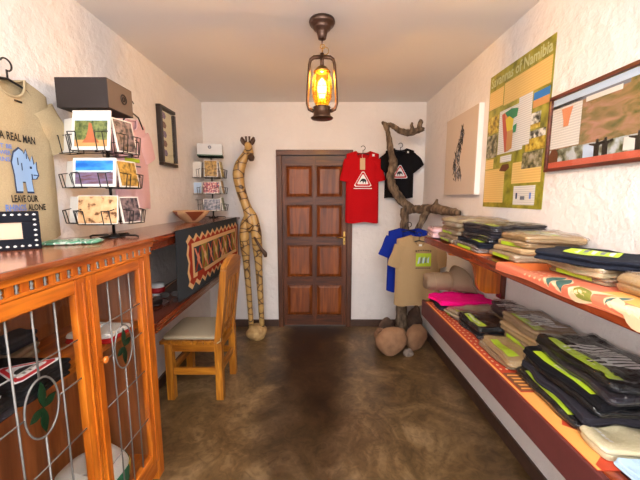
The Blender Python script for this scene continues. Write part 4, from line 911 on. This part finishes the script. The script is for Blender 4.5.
# axis along +x, crown to the left
def hatp(v): return v
mb = MB(); prof = [(-.165, .0), (-.165, .05), (-.16, .068), (-.14, .078), (-.08, .082), (-.02, .084), (.03, .088)]
def hat_r(px_, r, a):
    flat_ = .88 if r > .01 else 1
    return (px_+.004*math.sin(3*a+px_*30), r*math.cos(a)*1.05, .084+r*math.sin(a)*flat_)
nn_ = 28
for off_ in (0, -.003):
    mb.add([hat_r(p, max(0, r+off_), 2*PI*k/nn_) for p, r in prof for k in range(nn_)], [[i*nn_+k, i*nn_+(k+1) % nn_, (i+1)*nn_+(k+1) % nn_, (i+1)*nn_+k] for i in range(len(prof)-1) for k in range(nn_)], 'f_hat', True)
mb.build('crown', t)
mb = MB(); mb.tube([hat_r(.02, .089, 2*PI*k/28) for k in range(28)], .004, 'f_khaki', 6, closed=True); mb.build('hat_band', t)
MB().tube([hat_r(-.10, .082, 2*PI*k/28) for k in range(28)], .0022, 'f_khaki', 6, closed=True).build('crown_seam', t)
mb = MB(); pr2 = [(.03, .088), (.05, .10), (.07, .125), (.08, .15)]
def brim(p, r, a):
    s_ = math.sin(a); x = p + (.11*max(0, -s_)+.07*max(0, -math.cos(a)))*(r-.088)/.062
    z = .084 + r*s_*.88
    if s_ < 0: z = max(.004+.01*math.sin(a*4), z*(1) if z > 0 else .004+.01*abs(math.sin(a*3)))
    return (x, r*math.cos(a)*1.0, z)
for off_ in (0, .003):
    mb.add([brim(p+off_, r, 2*PI*k/nn_) for p, r in pr2 for k in range(nn_)], [[i*nn_+k, i*nn_+(k+1) % nn_, (i+1)*nn_+(k+1) % nn_, (i+1)*nn_+k] for i in range(len(pr2)-1) for k in range(nn_)], 'f_hat', True)
mb.build('brim', t)

# ------------------------------------------------------------------ postcard racks
M['pc_rock'] = mottled('rock_engraving_print', [(.38, (110, 70, 40)), (.46, (206, 160, 112)), (.7, (222, 182, 138))], 30, 3, .3)
M['pc_bush'] = mottled('bush_print', [(.35, (52, 70, 40)), (.6, (126, 134, 76))], 50, 4, .3)
M['pc_gold'] = mottled('golden_print', [(.35, (96, 74, 30)), (.6, (200, 156, 76))], 40, 4, .3)
M['pc_red'] = mottled('red_people_print', [(.4, (60, 50, 80)), (.5, (180, 50, 50)), (.62, (210, 180, 160))], 60, 3, .3)
M['pc_dark'] = mottled('dark_animal_print', [(.4, (40, 38, 50)), (.6, (140, 120, 120))], 40, 3, .3)
M['pc_blue'] = mottled('blue_sky_print', [(.4, (20, 96, 190)), (.6, (60, 150, 220))], 9, 3, .3, (1, 1, 3))
M['pc_violet'] = mottled('violet_plain_print', [(.4, (104, 72, 76)), (.6, (122, 104, 136))], 20, 3, .3, (1, 1, 4))
def card(kind, w_, h_, label, loc, rz, tilt, group):
    """postcard standing in a wire pocket: local x right, z up, face -y"""
    t = thing('postcard', label, 'postcard', loc, rz, group); t.rotation_euler = (tilt, 0, rz)
    MB().box(-w_/2, w_/2, 0, .008, 0, h_, 'p_paper').build('card_stock', t)
    mb = MB(); b = .012; y = -.0006
    Rr = lambda a, c_, e, f, m, k=0: mb.box(a, c_, y-k, .0004, e, f, m)
    if kind == 'termite':
        Rr(-w_/2+b, w_/2-b, b*1.5, h_-b, 'pc_bush'); Rr(-w_/2+b, w_/2-b, h_-b-.035, h_-b, 'p_ltblue', .0003); Rr(-w_/2+b, w_/2-b, b*1.5, b*1.5+.03, 'p_sand', .0003)
        mb.prism([(-.04, .035), (.04, .035), (.022, .06), (.01, .09), (.002, .125), (-.01, .128), (-.014, .09), (-.022, .06)], (0, y-.0004, 0), (1, 0, 0), (0, 0, 1), .0004, 'p_termite')
    elif kind == 'plain':
        Rr(-w_/2+b, w_/2-b, h_*.55, h_-b, 'pc_blue'); Rr(-w_/2+b, w_/2-b, h_*.50, h_*.56, 'p_ltblue', .0003); Rr(-w_/2+b, w_/2-b, b, h_*.50, 'pc_violet')
    elif kind == 'white': pass
    else: 
        bb = .003 if kind == 'pc_rock' else .006
        Rr(-w_/2+bb, w_/2-bb, bb, h_-bb, kind)
    if kind != 'white': mb.build('picture', t)
    return t
def rack(label, loc, rz, box, boxlabel, boxcat, cards, group, wide=1.0, ts=1.0):
    t = thing('postcard_rack', label, 'rack', loc, rz)
    c, s_ = math.cos(rz), math.sin(rz); W2 = lambda p: (loc[0]+p[0]*c-p[1]*s_, loc[1]+p[0]*s_+p[1]*c, loc[2]+p[2])
    mb = MB().tube([(0, 0, .01), (0, 0, .615)], .007, 'wire', 10); mb.build('pole', t)
    mb = MB().lathe([(.05, 0), (.05, .006), (.02, .012), (.012, .02), (.0, .02)], 'wire', seg=20)
    for a in (0, PI/2, PI, 3*PI/2): mb.tube([(.03*math.cos(a), .03*math.sin(a), .012), (.11*math.cos(a), .11*math.sin(a), .010), (.125*math.cos(a), .125*math.sin(a), .004)], .005, 'wire', 6)
    mb.build('foot', t)
    r = .0022
    AN = (0, math.radians(78), PI, -math.radians(20)); OC = [(0, -.117), (.117, -.02), (0, .117), (-.158, -.035)]
    for ti, (zb_, hw, hh) in enumerate(((.075, .078, .075), (.25, .078, .075), (.415, .078, .095))):
        for side, a in enumerate(AN):     # front (-y), right (+x), back, left
            ca, sa = math.cos(a), math.sin(a); ox, oy = OC[side]; Tt = lambda p: (ox+p[0]*ca-(p[1]+.117)*sa, oy+p[0]*sa+(p[1]+.117)*ca, p[2])
            mb = MB(); f, bk = -.135, -.085; ww = hw if side % 2 == 0 else .05
            loop = lambda z, zz_: [Tt(q) for q in ((-ww, bk, z), (-ww, f, zz_), (ww, f, zz_), (ww, bk, z))]
            mb.tube(loop(zb_, zb_), r, 'wire', 6, closed=True)
            mb.tube([Tt(q) for q in ((-ww, bk, zb_+hh), (-ww, f-.012, zb_+hh*.85), (-ww*.55, f-.012, zb_+hh*.85))], r, 'wire', 6)
            mb.tube([Tt(q) for q in ((ww, bk, zb_+hh), (ww, f-.012, zb_+hh*.85), (ww*.55, f-.012, zb_+hh*.85))], r, 'wire', 6)
            for x in (-ww, -ww*.55, ww*.55, ww): mb.tube([Tt((x, f, zb_)), Tt((x, f-.012, zb_+hh*.85))], r, 'wire', 6)
            for x in (-ww, 0, ww): mb.tube([Tt((x, bk, zb_)), Tt((x, bk, zb_+hh*1.5))], r, 'wire', 6)
            mb.tube([Tt((-ww, bk, zb_+hh*1.5)), Tt((ww, bk, zb_+hh*1.5))], r, 'wire', 6)
            mb.tube([(0, 0, zb_+.004), Tt((0, bk, zb_+.004))], r, 'wire', 6)
            mb.build('wire_pocket', t)
    for (tier, side, kind, w_, h_, lb) in cards:
        zb_ = (.075, .25, .415)[tier]; a = AN[side]; p = (OC[side][0], OC[side][1], zb_+.003)
        card(kind, w_, h_, lb, W2(p), rz+a, math.radians(-9), group)
    x0, x1, y0_, y1_, z0, z1 = box
    cx, cy = (x0+x1)/2, (y0_+y1_)/2
    bt = thing('box', boxlabel, boxcat, W2((cx, cy, z0)), rz)
    return t, bt
t, bt = rack('black wire postcard rack standing on the cabinet end, near the camera', (-1.055, 1.63, 1.32), 0, (-.165, .075, -.08, .12, .615, .745), 'flat dark brown wooden box on top of the nearer postcard rack', 'box',
    [(2, 0, 'termite', .175, .185, 'postcard of an orange termite mound, top tier of near rack'), (1, 0, 'plain', .20, .135, 'postcard of blue sky over violet plain, middle tier of near rack'), (0, 0, 'pc_rock', .19, .135, 'postcard of tan rock engravings, bottom tier of near rack'),
     (2, 3, 'white', .12, .17, 'white card seen edge-on in the left top pocket of near rack'), (1, 3, 'white', .12, .13, 'white card in the left middle pocket of near rack'), (0, 3, 'white', .12, .13, 'white card in the left bottom pocket of near rack'),
     (2, 1, 'pc_dark', .12, .16, 'dark postcard in the right top pocket of near rack'), (1, 1, 'pc_gold', .12, .13, 'golden brown postcard in the right middle pocket of near rack'), (0, 1, 'pc_dark', .12, .13, 'dark animal postcard in the right bottom pocket of near rack')], 'postcards in the near rack')
M['boxdk'] = plain('dark_brown_box', (50, 42, 40), .7, spec=.3); M['boxside'] = plain('box_side_brown', (108, 92, 82), .5)
MB().box(-.12, .12, -.10, .10, 0, .135, 'boxdk', .003).build('box_body', bt); 
MB().box(.1195, .1215, -.096, .096, .004, .131, 'boxside').build('side_panel', bt, label='lighter brown side panel')
mb = MB(); mb.tube([(.123, .02+.022*math.cos(a), .07+.022*math.sin(a)) for a in [i*PI/8 for i in range(16)]], .003, 'boxdk', 5, closed=True).tube([(.123, .02+.01*math.cos(a), .07+.01*math.sin(a)) for a in [i*PI/4 for i in range(8)]], .003, 'boxdk', 5, closed=True); mb.build('round_emblem', bt)
t, bt = rack('black wire postcard rack at the far end of the high counter', (-1.13, 3.40, 1.313), math.radians(14), (-.13, .13, -.12, .08, .625, .765), 'white box with round emblem on top of the far postcard rack', 'box',
    [(2, 0, 'pc_gold', .13, .17, 'golden portrait postcard, top tier of far rack'), (1, 0, 'pc_red', .17, .12, 'postcard of people in red, middle tier of far rack'), (0, 0, 'pc_dark', .17, .125, 'white bordered dark landscape postcard, bottom tier of far rack'),
     (2, 1, 'ph_gold', .12, .17, 'olive yellow postcard in the right top pocket of far rack'), (1, 1, 'pc_gold', .10, .14, 'brown postcard in the right middle pocket of far rack'), (0, 1, 'pc_bush', .10, .14, 'green-brown postcard in the right bottom pocket of far rack'),
     (2, 3, 'white', .12, .16, 'white card in the left top pocket of far rack'), (1, 3, 'p_ltblue', .12, .12, 'pale blue card in the left middle pocket of far rack')], 'postcards in the far rack')
M['boxwh'] = plain('white_card_box', (206, 206, 206), .5)
MB().box(-.12, .12, -.10, .10, .0, .118, 'boxwh', .003).build('box_body', bt); MB().box(-.122, .122, -.102, .102, 0, .012, 'p_dkgreen').build('dark_bottom_edge', bt)
MB().tube([(.012*math.cos(a), -.102, .085+.012*math.sin(a)) for a in [i*PI/6 for i in range(12)]], .005, 'p_grey', 5, closed=True).build('round_emblem', bt)

# ------------------------------------------------------------------ small things on the counters
# dark book under the near rack foot
O2 = (-1.1, 1.66, 1.313)
# carved bowl
t = thing('carved_bowl', 'shallow carved wooden bowl with reddish patches on the high counter', 'bowl', (-1.12, 2.80, 1.311))
M['bowl'] = plain('pale_carved_wood', (198, 160, 120), .45, var=.12, bscale=12); M['bowlp'] = plain('reddish_bowl_patch', (136, 66, 36), .45)
pf = [(.055, 0), (.06, .006), (.10, .035), (.135, .07), (.152, .098), (.146, .10), (.13, .075), (.095, .042), (.05, .016), (.0, .014)]
MB().lathe(pf, 'bowl', seg=36).build('bowl_body', t)
def bs(a, v):
    k = v*4; P_ = [(.06, .006), (.10, .035), (.135, .07), (.152, .098)]; i = min(2, int(v*3)); f = v*3-i
    r = P_[i][0]*(1-f)+P_[i+1][0]*f+.0018; z = P_[i][1]*(1-f)+P_[i+1][1]*f; return (r*math.cos(a), r*math.sin(a), z)
for a0 in (-2.55, -1.0, .5, 2.0):
    MB().grid(lambda u, v: bs(a0+(u-.5)*1.1*(.25+.75*v), .12+.86*v), 12, 8, 'bowlp').build('painted_patch', t)
# beaded frame
M['p_frame'] = plain('dark_blue_black_frame', (16, 18, 28), .8, spec=.2); M['mirror'] = plain('pale_picture', (206, 170, 140), .25)
t = thing('photo_frame', 'small black photo frame edged with white beads on the cabinet top', 'photo frame', (-1.185, 1.20, 1.321), math.radians(38))
t.rotation_euler = (math.radians(-8), 0, math.radians(38))
mb = MB(); q, e, zb_, ze = .098, .045, .043, .107
mb.box(-q, q, 0, .014, 0, zb_, 'p_frame', .003).box(-q, q, 0, .014, ze, .15, 'p_frame', .003).box(-q, -e, 0, .014, zb_, ze, 'p_frame', .003).box(e, q, 0, .014, zb_, ze, 'p_frame', .003); mb.build('frame_border', t)
MB().box(-e, e, .008, .012, zb_, ze, 'mirror').build('picture', t)
for k in range(9):
    for z in (.014, .136): MB().lathe([(0, -.004), (.005, -.002), (.0055, .001), (0, .005)], 'p_white', (-.084+k*.021, -.001, z), 8).build('bead', t)
for k in range(5):
    for x in (-.084, .084): MB().lathe([(0, -.004), (.005, -.002), (.0055, .001), (0, .005)], 'p_white', (x, -.001, .034+k*.0205), 8).build('bead', t)
# green cloth
t = thing('folded_cloth', 'green and white patterned cloth lying on the cabinet top', 'cloth', (-1.09, 1.40, 1.321), .35)
M['grcloth'] = mottled('green_white_cloth', [(.46, (62, 112, 88)), (.5, (196, 206, 196)), (.56, (84, 140, 110))], 22, 3, .8, dist=1)
mb = MB(); slab(mb, .21, .10, .014, .025, 'grcloth', edge=lambda h: .006*math.sin(PI*h), hfun=lambda x, y: .006*noise.noise(Vector((x*30, y*30, 0)))); mb.build('cloth_body', t)
# things on the low desk
t = thing('storage_tin', 'small white tin with a red band on the low desk by the wall', 'tin', (-1.215, 2.33, .801))
MB().lathe([(.045, 0), (.047, .003), (.047, .085), (.044, .09), (0, .09)], 'p_white', seg=24).build('tin_body', t); MB().lathe([(.0478, .02), (.0478, .06)], 'p_red', seg=24).build('red_band', t)
M['dksh'] = plain('dark_leather', (40, 26, 22), .35)
t = thing('sunglasses', 'dark sunglasses lying on the low desk', 'sunglasses', (-1.09, 2.26, .801), .5)
mb = MB()
for s_ in (-1, 1): mb.tube([(s_*.035+.028*math.cos(a), 0, .024+.02*math.sin(a)) for a in [i*PI/8 for i in range(16)]], .003, 'dksh', 6, closed=True)
mb.tube([(-.008, 0, .028), (0, 0, .032), (.008, 0, .028)], .003, 'dksh', 6); mb.build('glasses_frame', t)
for s_ in (-1, 1):
    MB().prism([(s_*.035+.027*math.cos(a), .024+.019*math.sin(a)) for a in [i*PI/8 for i in range(16)]], (0, .001, 0), (1, 0, 0), (0, 0, 1), .0015, 'dksh').build('lens', t)
    MB().tube([(s_*.063, 0, .028), (s_*.064, .06, .020), (s_*.06, .12, .004)], .0028, 'dksh', 6).build('temple_arm', t)
t = thing('cable', 'thin pale cable lying along the low desk by the wall', 'cable', (-1.22, 2.4, .801))
MB().tube([(-.04, -.30, .02), (-.01, -.2, .004), (.02, -.08, .004), (-.02, .08, .004), (-.04, .25, .004), (-.06, .5, .004)], .0035, 'p_cream', 6).build('cable_cord', t)
t = thing('leather_pouch', 'dark brown pouch with strap lying on the low desk near the cabinet', 'pouch', (-1.15, 2.08, .801), .3)
mb = MB(); slab(mb, .15, .10, .03, .03, 'dksh', edge=lambda h: .006*math.sin(PI*h), hfun=lambda x, y: .01*noise.noise(Vector((x*14, y*14, 2)))); mb.build('pouch_body', t)
MB().tube([(.06, .03, .025), (.10, .07, .012), (.12, .02, .006), (.09, -.04, .006)], .004, 'dksh', 6).build('strap', t)

# ------------------------------------------------------------------ stock inside the cabinet
g3 = 'shirts inside the cabinet'
def cab_stack(where, cols, names, c, size, z0, z1, seed, sign):
    n = len(cols); th = (z1-z0)/n
    for i, m in enumerate(cols):
        tt = folded(f'{names[i]} folded shirt, {ORD[n-1-i]} of {where}', c, size, 'f_'+m, th, z0+i*th, seed, 0, group=g3, base0=i == 0, amp=.003)
        if i == n-1 and sign:
            mb = MB(); s_ = .075
            # laid flat, read from the aisle
            nz_ = lambda v: (.05-v[2]*1.0, v[0], th*.95+.008-v[1])
            warthog(mb, 0, 0.01, s_, nz_, 1, -.001); mb.build('printed_sign', tt, label='red and white triangular warning sign print')
Z0 = SH+.001
cab_stack('the left dark pair on the cabinet shelf', ['char', 'black'], ['charcoal', 'black'], (-1.03, .79), (.25, .19), Z0, .935, 31, True)
cab_stack('the middle dark pair on the cabinet shelf', ['black', 'black'], ['black', 'black'], (-1.03, 1.0), (.25, .20), Z0, .945, 32, True)
cab_stack('the pair behind the right cabinet door', ['red', 'white'], ['red', 'white'], (-1.01, 1.40), (.20, .15), Z0, .93, 33, False)
stack('the khaki heap at the cabinet back', ['khaki', 'char'], (-1.20, 1.18), (.10, .14), Z0, .99, 34, g3, names=['khaki', 'charcoal'], bags=False)
t = thing('shopping_bag', 'white and green crumpled bag with yellow patch at the cabinet bottom', 'bag', (-1.07, 1.34, .121), .2)
M['bagwg'] = plain('white_bag', (222, 220, 212), .45, bump=.6, bscale=14)
def bagp(u, v, k=0):
    a = 2*PI*u; r = (1-v**5*.55)*(1+.10*noise.noise(Vector((math.cos(a)*1.5, math.sin(a)*1.5, v*3)))); 
    return ((.15+k)*r*math.cos(a), (.17+k)*r*math.sin(a), .19*v*(1+.15*noise.noise(Vector((math.cos(a), math.sin(a), 4)))))
mb = MB(); mb.grid(bagp, 40, 14, 'bagwg', cu=True); mb.prism([(.07*math.cos(a), .08*math.sin(a)) for a in [i*PI/10 for i in range(20)]], (0, 0, .186), (1, 0, 0), (0, 1, 0), .004, 'bagwg'); mb.build('bag_body', t)
mb = MB(); mb.grid(lambda u, v: bagp(u, v*.62, .003), 40, 10, 'f_green', cu=True); mb.build('green_bottom_panel', t)
mb = MB(); mb.grid(lambda u, v: bagp(.03+u*.12*(1-v*.6), .3+v*.35, .006), 10, 8, 'p_mapy'); mb.build('yellow_patch', t)
stack('on the cabinet floor behind the left door', ['red'], (-1.07, .98), (.22, .24), .121, .17, 36, g3, names=['dull red'], bags=False)
